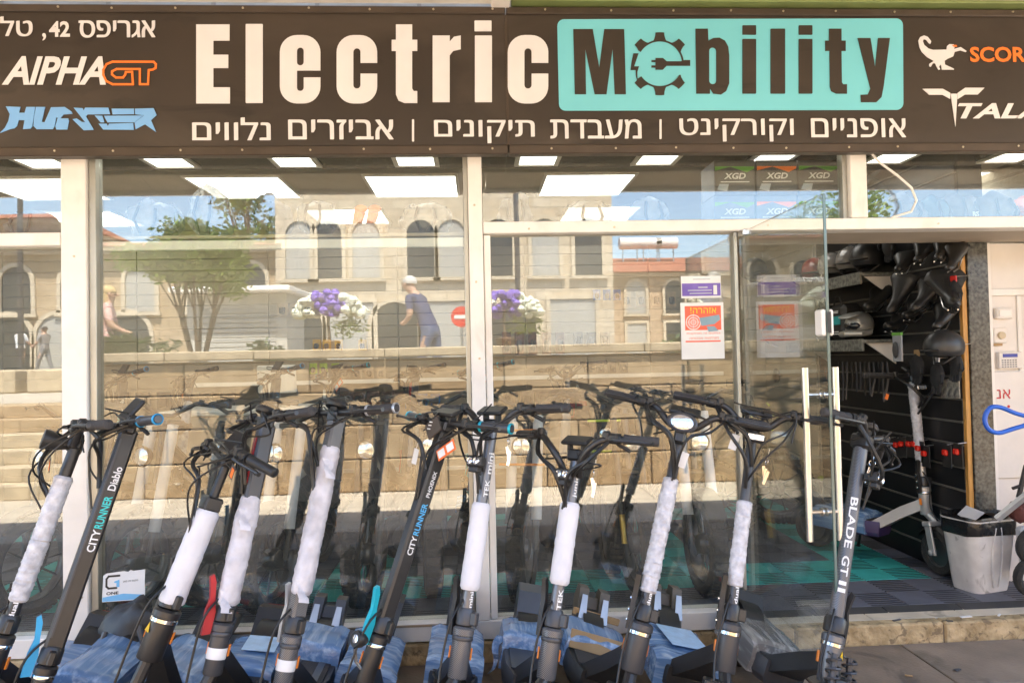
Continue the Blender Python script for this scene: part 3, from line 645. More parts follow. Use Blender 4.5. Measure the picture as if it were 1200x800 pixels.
def arch_window(b, x, y, z, w_, h, arched=True, shut=False):
    fr = MB()
    n = 10; po = [(-w_/2-.14, 0), (w_/2+.14, 0)]; pi_ = [(-w_/2, 0), (w_/2, 0)]
    if arched:
        po += [((w_/2+.14)*math.cos(math.pi*i/n), h-w_/2+(w_/2+.14)*math.sin(math.pi*i/n)) for i in range(n+1)]
        pi_ += [((w_/2)*math.cos(math.pi*i/n), h-w_/2+(w_/2)*math.sin(math.pi*i/n)) for i in range(n+1)]
    else: po += [(w_/2+.14, h+.14), (-w_/2-.14, h+.14)]; pi_ += [(w_/2, h), (-w_/2, h)]
    k = len(po); vs = [(x+a, y+.10, z+c) for a, c in po]+[(x+a, y+.10, z+c) for a, c in pi_]+[(x+a, y, z+c) for a, c in po]+[(x+a, y-.18, z+c) for a, c in pi_]
    fs = []
    for i in range(k):
        j = (i+1) % k; fs += [(i, j, k+j, k+i), (i, 2*k+i, 2*k+j, j), (k+i, k+j, 3*k+j, 3*k+i)]
    f = wbuild(fr.add(vs, fs), 'window', M_TRIM, b)
    q = MB().prism(pi_, .03, Matrix.Translation((x, y+.035, z))); q.v = [tuple(Vector(v)-Vector(b.location)) for v in q.v]
    q.build('pane', M_SHUT if shut else M_DARKP, f)
    s_ = MB().span((x-w_/2-.2, y-.02, z-.14), (x+w_/2+.2, y+.16, z-.02), .01); s_.v = [tuple(Vector(v)-Vector(b.location)) for v in s_.v]; s_.build('window_sill', M_TRIM, f)
def building(label, x0, x1, y, dep, h, m, wins, roof=None):
    b = thing('stone_building', label, 'building', ((x0+x1)/2, y, 1.1), 'stone houses across the street')
    wbuild(MB().span((x0, y-dep, 1.0), (x1, y, h)), 'wall', m, b)
    wbuild(MB().span((x0-.15, y-dep-.15, h+.002), (x1+.15, y+.18, h+.22), .02), 'cornice', M_TRIM, b)
    if roof:
        xm = (y-dep/2)
        wbuild(MB().add([(x0-.4, y+.5, h+.225), (x1+.4, y+.5, h+.225), (x1+.4, y-dep-.4, h+.225), (x0-.4, y-dep-.4, h+.225), (x0+1.4, y-dep/2, h+roof), (x1-1.4, y-dep/2, h+roof)], [(0, 1, 5, 4), (1, 2, 5), (2, 3, 4, 5), (3, 0, 4), (0, 3, 2, 1)]), 'roof', M_TILE_R, b, smooth=0)
    for a in wins: arch_window(b, *a)
    return b
Y1 = -21.0
def mx(px, y=Y1): return mirror(px, 330, -y).x
b1 = building('long two storey stone house with arched windows, mirrored at left', mx(-900), mx(325), Y1, 9, 5.3, M_A1,
     [(mx(px), Y1, 3.3, 1.0, 1.6, True, i % 3 == 0) for i, px in enumerate((-820, -720, -620, -520, -420, -330, -250, -180, -110, -50, 20, 90, 165, 240, 295))]+[(mx(px), Y1, 1.15, 1.5, 2.1, True, i % 2 == 0) for i, px in enumerate((-780, -640, -500, -380, -270, -160, -70, 10, 70, 150, 275))], 1.2)
b2 = building('tall pale stone house with paired arched windows, mirrored in the middle', mx(327), mx(716), Y1+.4, 10, 12.5, M_A2,
     [(mx(px, Y1+.4), Y1+.4, z, .95, 2.0, True, (i+j) % 2 == 0) for j, z in enumerate((4.3, 8.0)) for i, px in enumerate((352, 385, 430, 494, 530, 585, 640, 690))]+[(mx(px, Y1+.4), Y1+.4, 1.15, 1.6, 2.3, i % 2 == 0, i % 2 == 1) for i, px in enumerate((350, 410, 462, 520, 600, 670))])
Y3 = -31.0
b3 = building('low stone house with red tiled roof, mirrored beside the glass door', mx(700, Y3), mx(1500, Y3), Y3, 9, 5.4, M_A3,
     [(mx(px, Y3), Y3, z, 1.0, 1.7, z > 3, i % 2 == 0) for z in (1.3, 3.5) for i, px in enumerate((745, 790, 830, 880, 930, 980, 1060, 1120))], 1.6)
Y4 = -36
b4 = building('distant stone block rising behind the tiled roofs, mirrored far left', mx(-300, Y4), mx(60, Y4), Y4, 9, 9.5, M_A3, [(mx(px, Y4), Y4, 6.6, 1.0, 1.7, True, False) for px in (-200, -120, -40, 30)], 1.5)
for i, px in enumerate((738, 762, 781)):
    p = mirror(px, 286, 34); bl = thing('water_heater', 'white roof water tank on a stand, %s of three mirrored beside the door' % ('leftmost', 'middle', 'rightmost')[i], 'water tank', (p.x, p.y, 6.4), 'roof water tanks')
    wbuild(MB().tube([(p.x-.6, p.y, 7.6), (p.x+.6, p.y, 7.6)], .32, 12), 'tank', M_WP, bl); wbuild(MB().tube([(p.x-.4, p.y, 6.0), (p.x-.4, p.y, 7.3)], .04, 6).tube([(p.x+.4, p.y, 6.0), (p.x+.4, p.y, 7.3)], .04, 6), 'stand', M_STEEL, bl)
# shuttered kiosk
p = mirror(278, 380, 12.2); kx, ky = p.x, p.y
ks = thing('kiosk', 'grey shuttered street kiosk with flat roof behind the mirrored tree', 'kiosk', (kx, ky, .94))
wbuild(MB().span((kx-1.1, ky-1.5, .945), (kx+1.1, ky, 3.0)), 'cabin', mat('kiosk_panel', (.45, .43, .38), .6, var=.1), ks)
wbuild(MB().span((kx-1.3, ky-1.7, 3.002), (kx+1.3, ky+.5, 3.12), .02), 'roof', M_ALU, ks)
for i in range(12): wbuild(MB().span((kx-.85, ky+.003, 1.35+i*.11), (kx+.85, ky+.03, 1.445+i*.11), .012), 'shutter_slat', M_SHUT, ks)
# street furniture
def pole(label, px, dist, h, r=.05, arm=False):
    p = mirror(px, 400, dist); t = thing('lamp_post', label, 'lamp post', (p.x, p.y, .945))
    MB().tube([(0, 0, 0), (0, 0, h)], r, 10).lathe([(r*2.2, 0), (r*2.2, .12), (r, .2)], n=12).build('post', mat('dark_post', (.05, .05, .055), .5), t)
    MB().tube([(0, 0, h-.05), (.3, .2, h+.25), (.8, .5, h+.3)], .03, 8).build('arm', MATS['dark_post'], t)
    MB().blob((.95, .6, h+.27), (.25, .12, .06), 10, 6).build('lamp_head', M_ALU2, t)
pole('slim dark lamp post mirrored behind the right flower bouquet', 608, 9.5, 4.2); pole('slim dark lamp post mirrored in the narrow left window', 24, 11, 5)
p = mirror(541, 371, 9.0); ns = thing('no_entry_sign', 'round red no entry sign on a post, mirrored beside the mullion', 'road sign', (p.x, p.y, .945))
MB().tube([(0, 0, 0), (0, 0, p.z-.7)], .03, 8).build('post', M_STEEL, ns)
MB().lathe([(.19, 0), (.19, .02)], (0, .035, p.z-.945), (0, 1, 0), 24).build('disc', mat('sign_red', (.55, .03, .02), .4, var=.05), ns)
MB().span((-.13, .056, p.z-.945-.033), (.13, .062, p.z-.945+.033)).build('white_bar', M_WP, ns)

# ------------------------------------------------------------------ planting
def leaf_mat(name, c, c2):
    m = mat(name, c, .5, col2=c2, vscale=3.5, spec=.35); b = m.node_tree.nodes['Principled BSDF']
    b.inputs['Subsurface Weight'].default_value = 0.0; b.inputs['Transmission Weight'].default_value = 0.15
    return m
M_LEAF = leaf_mat('tree_leaf', (.09, .17, .02), (.27, .36, .05)); M_BARK = mat('bark', (.16, .11, .07), .9, var=.3, bump=.5)
def leaves(mb, c, rad, n, size, r_):
    for _ in range(n):
        while True:
            q = Vector((r_.uniform(-1, 1), r_.uniform(-1, 1), r_.uniform(-1, 1)))
            if q.length <= 1: break
        q = q*(.55+.45*r_.random()); p = Vector(c)+Vector((q.x*rad[0], q.y*rad[1], q.z*rad[2]))
        a = Vector((r_.gauss(0, 1), r_.gauss(0, 1), r_.gauss(0, .6))).normalized(); b = a.orthogonal().normalized(); s_ = size*r_.uniform(.6, 1.3)
        mb.add([p, p+a*s_*.5+b*s_*.22, p+a*s_, p+a*s_*.5-b*s_*.22], [(0, 1, 2, 3)])
r_ = random.Random(5)
p = mirror(232, 400, 8.6); tr = thing('street_tree', 'small multi stemmed green tree mirrored in the large left pane', 'tree', (p.x, p.y, .94))
tk = MB(); tips = []
for k in range(6):
    a = k*1.05+.3; e = Vector((math.cos(a)*.55, math.sin(a)*.5, 1.9+r_.uniform(-.2, .3)))
    pts = [(math.cos(a)*.08, math.sin(a)*.08, 0), (math.cos(a)*.14, math.sin(a)*.12, .7), (math.cos(a)*.3, math.sin(a)*.3, 1.35), e]
    tk.tube(pts, [.04, .034, .025, .012], 7); tips.append(e)
    for _ in range(3):
        f = e+Vector((r_.uniform(-.5, .5), r_.uniform(-.4, .4), r_.uniform(.1, .6))); tk.tube([pts[2], (Vector(pts[2])+f)/2+Vector((0, 0, .1)), f], [.016, .011, .005], 5); tips.append(f)
tk.build('trunk', M_BARK, tr)
lf = MB()
for e in tips: leaves(lf, e, (.42, .38, .28), 330, .125, r_)
tag(lf.build('crown', M_LEAF, tr, smooth=0), kind='stuff')
def shrub(label, px, py, dist, w_, h, n=500):
    p = mirror(px, py, dist); t = thing('shrub', label, 'shrub', (p.x, p.y, .94), 'shrubs behind the wall')
    MB().tube([(0, 0, 0), (.05, 0, h*.5)], [.03, .015], 6).tube([(0, 0, 0), (-.1, .05, h*.6)], [.03, .012], 6).build('stem', M_BARK, t)
    m = MB()
    for k in range(7): leaves(m, (r_.uniform(-w_, w_)*.6, r_.uniform(-.2, .2), h*r_.uniform(.5, .9)), (w_*.4, .25, h*.22), n//7, .13, r_)
    tag(m.build('foliage', leaf_mat('shrub_leaf', (.05, .09, .025), (.14, .19, .06)), t, smooth=0), kind='stuff')
shrub('low dark shrub behind the mirrored wall, left of the tree', 165, 400, 6.3, .7, .9); shrub('grassy shrub mirrored under the warning notice', 838, 400, 5.9, .8, 1.05); shrub('low shrub behind the wall between mirrored tree and kiosk', 318, 398, 7.0, .5, .8)
# taller trees standing between the far houses
def tree(label, px, py, dist, h, rad):
    p = mirror(px, py, dist); t = thing('tree', label, 'tree', (p.x, p.y, .94), 'trees between the houses')
    tk = MB().tube([(0, 0, 0), (.1, .05, h*.3), (0, 0, h*.6)], [.22, .17, .08], 9); lf = MB()
    for k in range(16):
        e = Vector((r_.uniform(-1, 1)*rad*.7, r_.uniform(-1, 1)*rad*.7, h*r_.uniform(.5, .95))); tk.tube([(0, 0, h*.4), (e.x*.5, e.y*.5, (h*.4+e.z)/2+.2), e], [.08, .05, .02], 6); leaves(lf, e, (rad*.42, rad*.42, h*.12), 150, .24, r_)
    tk.build('trunk', M_BARK, t); tag(lf.build('crown', M_LEAF, t, smooth=0), kind='stuff')
tree('dark green tree mirrored above the tiled roof at left', 296, 300, 23.0, 7.5, 2.0); tree('broad green tree standing mirrored right of the tall house', 1010, 300, 22, 7.0, 2.4)
# flower bouquets on sticks above the wall
M_FW = mat('white_blossom', (.74, .76, .62), .8, var=.12, vscale=20); M_FP = mat('purple_blossom', (.20, .12, .52), .8, var=.25, vscale=20)
def bouquet(label, px, py, dist, w_):
    p = mirror(px, py, dist); t = thing('flower_bouquet', label, 'flowers', (p.x, p.y, 1.58), 'bouquets above the wall'); z = p.z-1.58
    MB().tube([(0, 0, 0), (-.02, 0, z*.6), (0, 0, z)], .018, 6).lathe([(.10, 0), (.12, .09), (.10, .1)], n=12).build('stand', M_BARK, t)
    a, b, c_ = MB(), MB(), MB()
    for k in range(150):
        x = r_.uniform(-1, 1); q = Vector((x*w_, r_.uniform(-.14, .14), z+.13*math.sqrt(max(0, 1-x*x))*r_.uniform(-1, 1.1)-.10*x*x))
        (b if abs(x) < .36 else a).blob(q, (.05, .05, .045), 6, 4, wob=.4, seed=k)
    for k in range(3): leaves(c_, (w_*(.3+.25*k), 0, z-.26), (.12, .1, .16), 60, .07, r_)
    a.build('white_blooms', M_FW, t); b.build('purple_blooms', M_FP, t); tag(c_.build('leaf_spray', M_LEAF, t, smooth=0), kind='stuff')
bouquet('white and purple flower bouquet mirrored left of the mullion', 386, 356, 4.6, .40); bouquet('white and purple flower bouquet mirrored right of the mullion', 592, 356, 4.65, .42)

# ------------------------------------------------------------------ people mirrored from the street
def person(label, pos, h, top, low, hair, face, lean=0.0, longhair=False, arm=(.25, .3), stride=.12):
    t = thing('person', label, 'person', pos); t.rotation_euler = (0, 0, face); s_ = h/1.75
    J = {}; V = []; E_ = []; RD = []
    def j(n_, x, y, z, r, par=None):
        k = len(V); ly = y-lean*max(0, z-.95); V.append((x*s_, ly*s_, z*s_)); RD.append(r*s_); J[n_] = k
        if par: E_.append((J[par], k))
    j('pel', 0, 0, .95, .15); j('wai', 0, 0, 1.12, .135, 'pel'); j('che', 0, 0, 1.32, .165, 'wai'); j('nek', 0, 0, 1.47, .065, 'che'); j('hed', 0, -.02, 1.60, .09, 'nek'); j('top', 0, -.01, 1.68, .085, 'hed')
    for sd, q in ((-1, 'l'), (1, 'r')):
        j(q+'sh', sd*.19, 0, 1.42, .07, 'che'); j(q+'el', sd*.24, -arm[0]*.4, 1.14, .048, q+'sh'); j(q+'wr', sd*.22, -arm[0], 1.14-.24+arm[1]*.5, .034, q+'el'); j(q+'ha', sd*.21, -arm[0]-.09, 1.12-.26+arm[1]*.55, .036, q+'wr')
        j(q+'hi', sd*.10, 0, .9, .11, 'pel'); j(q+'kn', sd*.11, sd*stride*.5-.03, .5, .07, q+'hi'); j(q+'an', sd*.11, sd*stride+.02, .09, .048, q+'kn'); j(q+'to', sd*.12, sd*stride-.14, .035, .042, q+'an')
    me = bpy.data.meshes.new('body'); me.from_pydata(V, E_, []); o = put('body', me, t)
    sk_ = o.modifiers.new('skin', 'SKIN'); me.skin_vertices or None
    for k, r in enumerate(RD): me.skin_vertices[0].data[k].radius = (r, r*.8 if r > .1 else r)
    me.skin_vertices[0].data[0].use_root = True
    o.modifiers.new('sub', 'SUBSURF').levels = 2; o.modifiers['sub'].render_levels = 2
    dg = bpy.context.evaluated_depsgraph_get(); dg.update(); m2 = bpy.data.meshes.new_from_object(o.evaluated_get(dg)); o.modifiers.clear(); o.data = m2; m2.materials.clear()
    for m_ in (mat('skin', (.50, .30, .21), .55, var=.06), top, low): m2.materials.append(m_)
    for pz in m2.polygons:
        c_ = pz.center/s_; z = c_.z
        pz.material_index = 0 if z > 1.47+0*lean or (abs(c_.x) > .17 and z < 1.22 and z > .6) else (1 if z > .97 else (2 if z > .06 else 1)); pz.use_smooth = True
    hd = Vector(V[J['hed']])
    hm = MB().blob(hd+Vector((0, .025, .045))*s_, (.098*s_, .11*s_, .105*s_), 12, 8, cut=-.02*s_, wob=.15)
    if longhair: hm.blob(hd+Vector((0, .06, -.08))*s_, (.10*s_, .07*s_, .17*s_), 10, 8, wob=.2)
    hm.build('hair', hair, t)
    f = MB().blob(hd+Vector((0, -.095, .0))*s_, (.014*s_, .02*s_, .022*s_), 8, 6)
    for sd in (-1, 1): f.blob(hd+Vector((sd*.034, -.08, .03))*s_, (.012*s_, .01*s_, .008*s_), 6, 4).blob(hd+Vector((sd*.095, .0, .01))*s_, (.012*s_, .02*s_, .028*s_), 6, 5)
    f.build('face', MATS['skin'], t)
    return t
q = mirror(505, 372, 6.6); person('grey haired man in navy shirt leaning forward, mirrored behind wall', (q.x, q.y, .945), 1.74, mat('navy_shirt', (.03, .045, .12), .8, var=.2), mat('blue_jeans', (.06, .09, .18), .85), mat('grey_hair', (.55, .53, .50), .8), R(-62), .55)
q = mirror(122, 385, 6.4); person('blond woman in pale patterned shirt, mirrored beside the pillar', (q.x, q.y, .945), 1.62, mat('pale_shirt', (.65, .55, .50), .8, col2=(.7, .3, .28), vscale=25), mat('dark_trousers', (.04, .04, .05), .85), mat('blond_hair', (.50, .36, .17), .7), R(70), .1, True)
q = mirror(24, 400, 20.2); person('person in white shirt and dark trousers, mirrored at far left', (q.x, q.y, 1.125), 1.7, mat('white_shirt', (.7, .7, .7), .8), mat('dark_trousers', (.04, .04, .05), .85), mat('dark_hair', (.03, .02, .015), .7), R(20))
q = mirror(152, 400, 19.8); q = mirror(52, 400, 19.9); person('person in grey carrying a bright bag, mirrored in the left window', (q.x, q.y, 1.125), 1.66, mat('grey_top', (.28, .26, .25), .8), mat('grey_trousers', (.2, .2, .2), .85), MATS['dark_hair'], R(-80), stride=.25)

# ------------------------------------------------------------------ electric scooters
M_STK = mat('matte_black_metal', (0.020, 0.019, 0.019), 0.38, metal=.0, var=.2, vscale=15, spec=.6)
M_STG = mat('gunmetal_grey', (0.16, 0.165, 0.18), 0.35, metal=.55, var=.12, vscale=14)
M_STD = mat('dark_grey_metal', (0.065, 0.066, 0.072), 0.38, metal=.3, var=.15)
def carbon(name, c1, c2):
    m = mat(name, c1, .35, metal=.3, var=0); n = m.node_tree.nodes; L = m.node_tree.links
    tc = n.new('ShaderNodeTexCoord'); ck = n.new('ShaderNodeTexWave'); ck.inputs['Scale'].default_value = 90; ck.bands_direction = 'DIAGONAL'; ck.wave_profile = 'TRI'; ck.inputs['Distortion'].default_value = 0
    rp = n.new('ShaderNodeValToRGB'); rp.color_ramp.elements[0].color = (*c1, 1); rp.color_ramp.elements[1].color = (*c2, 1)
    L.new(tc.outputs['Object'], ck.inputs['Vector']); L.new(ck.outputs['Fac'], rp.inputs[0]); L.new(rp.outputs[0], n['Principled BSDF'].inputs['Base Color']); return m
M_CARB = carbon('carbon_pattern', (.035, .036, .04), (.21, .215, .23))
M_GRIP = mat('grip_rubber', (0.045, 0.042, 0.042), 0.75, var=.2, bump=.5, bscale=180)
M_TYRE = mat('tyre_rubber', (0.028, 0.027, 0.026), 0.8, var=.3, bump=.7, bscale=90)
M_RIM = mat('rim_metal', (.12, .12, .125), .35, metal=.7)
M_CABLE = mat('cable_black', (.014, .014, .014), .4, var=0)
M_CHROME = mat('chrome', (.7, .7, .7), .12, metal=1.0, var=.03)
M_LENS = mat('lamp_lens', (.75, .76, .78), .08, metal=.75, var=.12, vscale=60)
M_BLUEL = mat('blue_anodised', (.02, .30, .62), .35, metal=.3, var=.08); M_TEALL = mat('teal_anodised', (.01, .40, .52), .35, metal=.3, var=.08)
M_REDL = mat('red_anodised', (.34, .015, .025), .35, metal=.3, var=.1); M_GREYL = mat('silver_lever', (.45, .46, .48), .35, metal=.6)
M_REFR = mat('red_reflector', (.55, .015, .01), .25, var=.1); M_ORNG = mat('orange_reflector', (.75, .22, .02), .3, var=.1); M_YELL = mat('yellow_sticker', (.75, .48, .02), .5, var=.05)
M_PAPER = mat('paper_white', (.74, .74, .74), .6, var=.05); M_OTAG = mat('orange_tag', (.78, .16, .03), .5, var=.05); M_CARD = mat('cardboard', (.36, .23, .11), .8, var=.15)
M_PINK = mat('foam_white', (.64, .63, .66), .6, var=.05, vscale=12, bump=.35, bscale=35)
M_SCRN = mat('dark_screen', (.012, .013, .016), .08, var=0, spec=.7)
def film(name, c1, c2, st, rough=.22, alpha=.86, bs=1.0):
    m = mat(name, c1, rough, col2=c2, vscale=4.5, stretch=st, bump=bs*.4, bscale=5, alpha=alpha, spec=.8, coat=.4)
    for nd in m.node_tree.nodes:
        if nd.type == 'VALTORGB': nd.color_ramp.elements[0].position = .46; nd.color_ramp.elements[1].position = .74
        if nd.type == 'TEX_NOISE': nd.inputs['Distortion'].default_value = .15; nd.inputs['Roughness'].default_value = .6; nd.inputs['Detail'].default_value = 3
    return m
M_FILM = film('blue_stretch_film', (.12, .24, .45), (.42, .57, .76), (.7, 8, 8)); M_FILM2 = film('blue_stretch_film_b', (.14, .26, .46), (.46, .60, .78), (8, .7, 9))
M_CLEAR = film('grey_stretch_film', (.22, .21, .20), (.58, .57, .55), (9, .7, 9), alpha=.8)
M_BUB = mat('bubble_wrap', (.44, .43, .46), .28, col2=(.70, .69, .72), vscale=40, bump=.6, bscale=70, alpha=.9, spec=.6)
M_GAUZE = mat('thin_white_foam', (.46, .44, .47), .4, col2=(.68, .66, .70), vscale=18, bump=.7, bscale=26, alpha=.9)
WRAPM = {'bubble': M_BUB, 'foam': M_PINK, 'gauze': M_GAUZE}

def project(p):
    d = Vector(p)-CAM; z = d.dot(FWD); return 600+FPX*d.dot(RT)/z, 400-FPX*d.dot(UP)/z, z

wheel_cache = {}
def wheel(root, c, axis, r, w_, name='front_wheel', xf=None):
    ty = MB(); ty.xf = xf
    prof = [(r*.62, -w_*.42), (r*.78, -w_*.52), (r*.93, -w_*.48), (r*.99, -w_*.3), (r, 0), (r*.99, w_*.3), (r*.93, w_*.48), (r*.78, w_*.52), (r*.62, w_*.42)]
    ty.lathe(prof, c, axis, 36); ty.f = [f for f in ty.f if len(f) == 4]
    t = ty.build('tyre', M_TYRE, root)
    rm = MB(); rm.xf = xf
    rm.lathe([(r*.2, -w_*.35), (r*.63, -w_*.3), (r*.64, -w_*.44), (r*.60, -w_*.44), (r*.55, -w_*.2), (r*.55, w_*.2), (r*.60, w_*.44), (r*.64, w_*.44), (r*.63, w_*.3), (r*.2, w_*.35)], c, axis, 24)
    rm.build('rim', M_RIM, root)

def scooter(label, base, top, S, Yf=-1.02, group='electric scooters lined up outside the shop', fixed=None, name='electric_scooter'):
    rake = R(S.get('rake', 14)); hz, hy = S.get('hz', .52), .13; Ls = S.get('Ls', .68)
    yaw = R(S.get('yaw', 0)); phi = R(5); X = at(base[0], base[1], Yf+.13).x if base else 0; Zb = S.get('zb', 0.0)
    if fixed:
        X, Yf, Zb, yaw, phi = fixed
    def W_(p): return Matrix.Translation((X, Yf, Zb)) @ Matrix.Rotation(yaw, 4, 'Z') @ Matrix.Rotation(phi, 4, 'Y') @ Vector(p)
    if base and not fixed:
        for _ in range(60):
            px, py, z = project(W_((0, hy, hz))); X += (base[0]-px)*z/FPX*.6; hz += (py-base[1])*z/FPX*.6
            T = (0, hy+Ls*math.sin(rake), hz+Ls*math.cos(rake)); px, py, z = project(W_(T))
            phi += .5*(top[0]-px)*z/FPX/T[2]; Ls += (py-top[1])*z/FPX*.6
    root = thing(name, label, 'scooter', (X, Yf, Zb), group); root.rotation_euler = (Matrix.Rotation(yaw, 3, 'Z') @ Matrix.Rotation(phi, 3, 'Y')).to_euler()
    root['fit'] = '%.2f %.2f %.1f' % (hz, Ls, math.degrees(phi)); del root['fit']
    rs = random.Random(hash(label) & 0 or len(label)*7+int(X*100))
    a = Vector((0, math.sin(rake), math.cos(rake))); n = Vector((0, -math.cos(rake), math.sin(rake))); s = Vector((1, 0, 0))
    J = Vector((0, hy, hz)); T = J+a*Ls
    st_ = R(S.get('steer', -45)); XS = Matrix.Translation(J) @ Matrix.Rotation(st_, 4, a) @ Matrix.Translation(-J)
    Mst = Matrix((s, -n, a)).transposed()
    def up(): m = MB(); m.xf = XS; return m
    stm = S.get('stem', M_STK); r = S.get('r', .024)
    # wheels and fork
    wr, ww_ = S.get('wheel', (.135, .075)); ax0 = Vector((0, .0, wr))
    wheel(root, (0, 0, wr), (1, 0, 0), wr, ww_, xf=XS); wheel(root, (0, S.get('wb', .82), wr), (1, 0, 0), wr, ww_)
    hb = J-a*.16
    m = up()
    for sd in (-1, 1):
        m.box((sd*(ww_/2+.022), .015, wr+.075), (.014, .05, .19), Matrix.Rotation(R(-12), 3, 'X'), .004)
        m.lathe([(.018, 0), (.018, .012), (.009, .018)], (sd*(ww_/2+.028), 0, wr), (sd, 0, 0), 10)
    m.box((0, .03, wr+.16), (ww_+.075, .07, .03), Matrix.Rotation(R(-12), 3, 'X'), .006); m.tube([(0, .03, wr+.16), hb], .022, 10)
    m.build('fork', S.get('forkm', M_STK), root)
    m = up(); vs = []; k = 12
    for i in range(k+1):
        t = math.radians(20+130*i/k); y_, z_ = -math.cos(t)*(wr+.02), wr+math.sin(t)*(wr+.02)
        for j, xx in enumerate((-1, -.8, .8, 1)): vs.append((xx*(ww_/2+.012), y_, z_-(.014 if j in (0, 3) else 0)))
    m.add(vs+[Vector(v)+Vector((0, 0, -.004)) for v in vs], [(i*4+j, i*4+j+1, i*4+j+5, i*4+j+4) for i in range(k) for j in range(3)]+[(52+i*4+j, 52+i*4+j+4, 52+i*4+j+5, 52+i*4+j+1) for i in range(k) for j in range(3)])
    m.build('front_fender', M_BLACK, root)
    if S.get('springs'):
        for sd in (-1, 1):
            m = up(); p0 = Vector((sd*(ww_/2+.05), .01, wr+.03)); p1 = Vector((sd*(ww_/2+.035), .075, wr+.24))
            m.tube([p0, p1], .012, 8); d = (p1-p0).normalized(); u = d.orthogonal().normalized(); q = d.cross(u)
            m.tube([p0+(p1-p0)*(i/56)+(u*math.cos(i*.8)+q*math.sin(i*.8))*.024 for i in range(57)], .0045, 6); m.build('suspension_spring', M_STD, root)
    # head tube, collar, neck
    hr = S.get('hr', .032); hm = S.get('headm', stm)
    m = MB().lathe([(hr*.92, -.17), (hr, -.165), (hr, -.03), (hr*1.12, -.028), (hr*1.12, -.008), (hr*.9, 0)], J, a, 24); m.build('head_tube', hm, root)
    MB().lathe([(hr*1.06, -.046), (hr*1.10, -.044), (hr*1.10, -.033), (hr*1.06, -.031)], J, a, 24).build('collar', M_CHROME if S.get('chrome', 1) else M_STD, root)
    if S.get('band'): MB().lathe([(hr*1.02, -.118), (hr*1.03, -.117), (hr*1.03, -.083), (hr*1.02, -.082)], J, a, 24).build('reflective_band', M_PAPER, root)
    dz = S.get('dz', .20); dw = S.get('dw', .215); d0, d1 = .36, S.get('d1', .80)
    nb = J-a*.10; nm = MB(); q0 = Vector((0, d0+.06, dz-.045))
    for f, (p, wx, wz) in enumerate(((nb, .05, .07), ((nb*.55+q0*.45)+Vector((0, 0, .01)), .075, .075), (q0, dw*.75, .07))):
        p = Vector(p); nm.v += [tuple(p+Vector((sx*wx/2, 0, sz*wz/2))) for sx, sz in ((-1, -1), (1, -1), (1, 1), (-1, 1))]
    nm.f += [(i*4+j, i*4+(j+1) % 4, i*4+4+(j+1) % 4, i*4+4+j) for i in range(2) for j in range(4)]+[(3, 2, 1, 0), (8, 9, 10, 11)]
    nm.build('neck', S.get('neckm', M_STK), root, smooth=40)
    # folding clamp with lever
    m = up(); m.lathe([(r*1.25, .002), (r*1.5, .006), (r*1.5, .05), (r*1.2, .062)], J, a, 18); m.box(J+a*.03+s*(r*1.5+.008), (.03, .022, .045), Mst, .004); m.build('folding_clamp', M_STD if stm is M_STG else M_STK, root)
    lv = S.get('lever', M_BLACK); side = S.get('lside', -1)
    m = up(); c = J+n*(S.get('rect', (.05, .06))[1]/2+.024)-s*.006-a*.01 if S.get('lfront') else J+s*side*(r+.022)+n*.012
    prof = [(-.016, -.03), (.012, -.035), (.016, .04), (.010, .085), (.018, .125), (.026, .155), (.014, .165), (.002, .14), (-.006, .09), (-.018, .04)]
    k = len(prof); m.add([c+n*x_+a*z_+s*(.009*e) for e in (-1, 1) for x_, z_ in prof], [tuple(range(k)), tuple(range(2*k-1, k-1, -1))]+[(i, k+i, k+(i+1) % k, (i+1) % k) for i in range(k)])
    L_ = m.build('folding_lever', lv, root)
    m = up()
    for z_ in (-.005, .07, .03): m.lathe([(.007, 0), (.007, .004), (.004, .006)], c+a*z_+s*side*.009, s*side, 8)
    m.build('lever_bolt', M_CHROME, L_)
    # stem
    kind = S.get('kind', 'round'); j0 = .05
    if kind == 'round':
        m = up().tube([J+a*j0, T], r, 20); m.build('stem', stm, root)
    else:
        w2, d2 = S.get('rect', (.046, .062)); m = up().box(J+a*((j0+Ls)/2), (w2, d2, Ls-j0), Mst, .008); m.build('stem', stm, root)
        if S.get('groove'): up().box(J+a*((j0+Ls)/2)+s*(w2/2+.0005)+n*.019, (.003, .007, Ls-j0-.08), Mst, .001).build('stem_groove', M_STD, root)
    if S.get('thin'):                           # telescopic upper tube
        up().tube([T-a*.02, T+a*S['thin']], r*.62, 16).build('upper_stem', M_STK, root); up().box(T-a*.015, (r*2.3, r*2.3, .05), Mst, .006).build('stem_clamp', M_STK, root); T = T+a*S['thin']
    if S.get('cap'): up().box(T-a*.01, (.062, .075, .06), Mst, .01).build('stem_cap', M_STK, root)
    for q in S.get('wrap', []):
        t0, t1, kd = q[:3]; rw_ = q[3] if len(q) > 3 else r*1.45; k = int((t1-t0)*Ls/(.005 if kd == 'bubble' else .012))+3; m = up()
        lump = {'bubble': .10, 'foam': .035, 'gauze': .16}[kd]; pr = []
        for i in range(k):
            u_ = i/(k-1); e = min(1, min(u_, 1-u_)*14+.80)
            pr.append((rw_*e*(1+lump*(noise.noise((u_*4.5, X*5, 1.3)) if kd != 'bubble' else .6*noise.noise((u_*5, X*5, 1.3))+1.1*noise.noise((u_*60, X*5, 4.3)))), (t0+(t1-t0)*u_)*Ls))
        m.lathe(pr, J, a, 26, wob=lump*(.8 if kd != 'bubble' else .9), seed=X*3); m.f = [f for f in m.f if len(f) == 4]
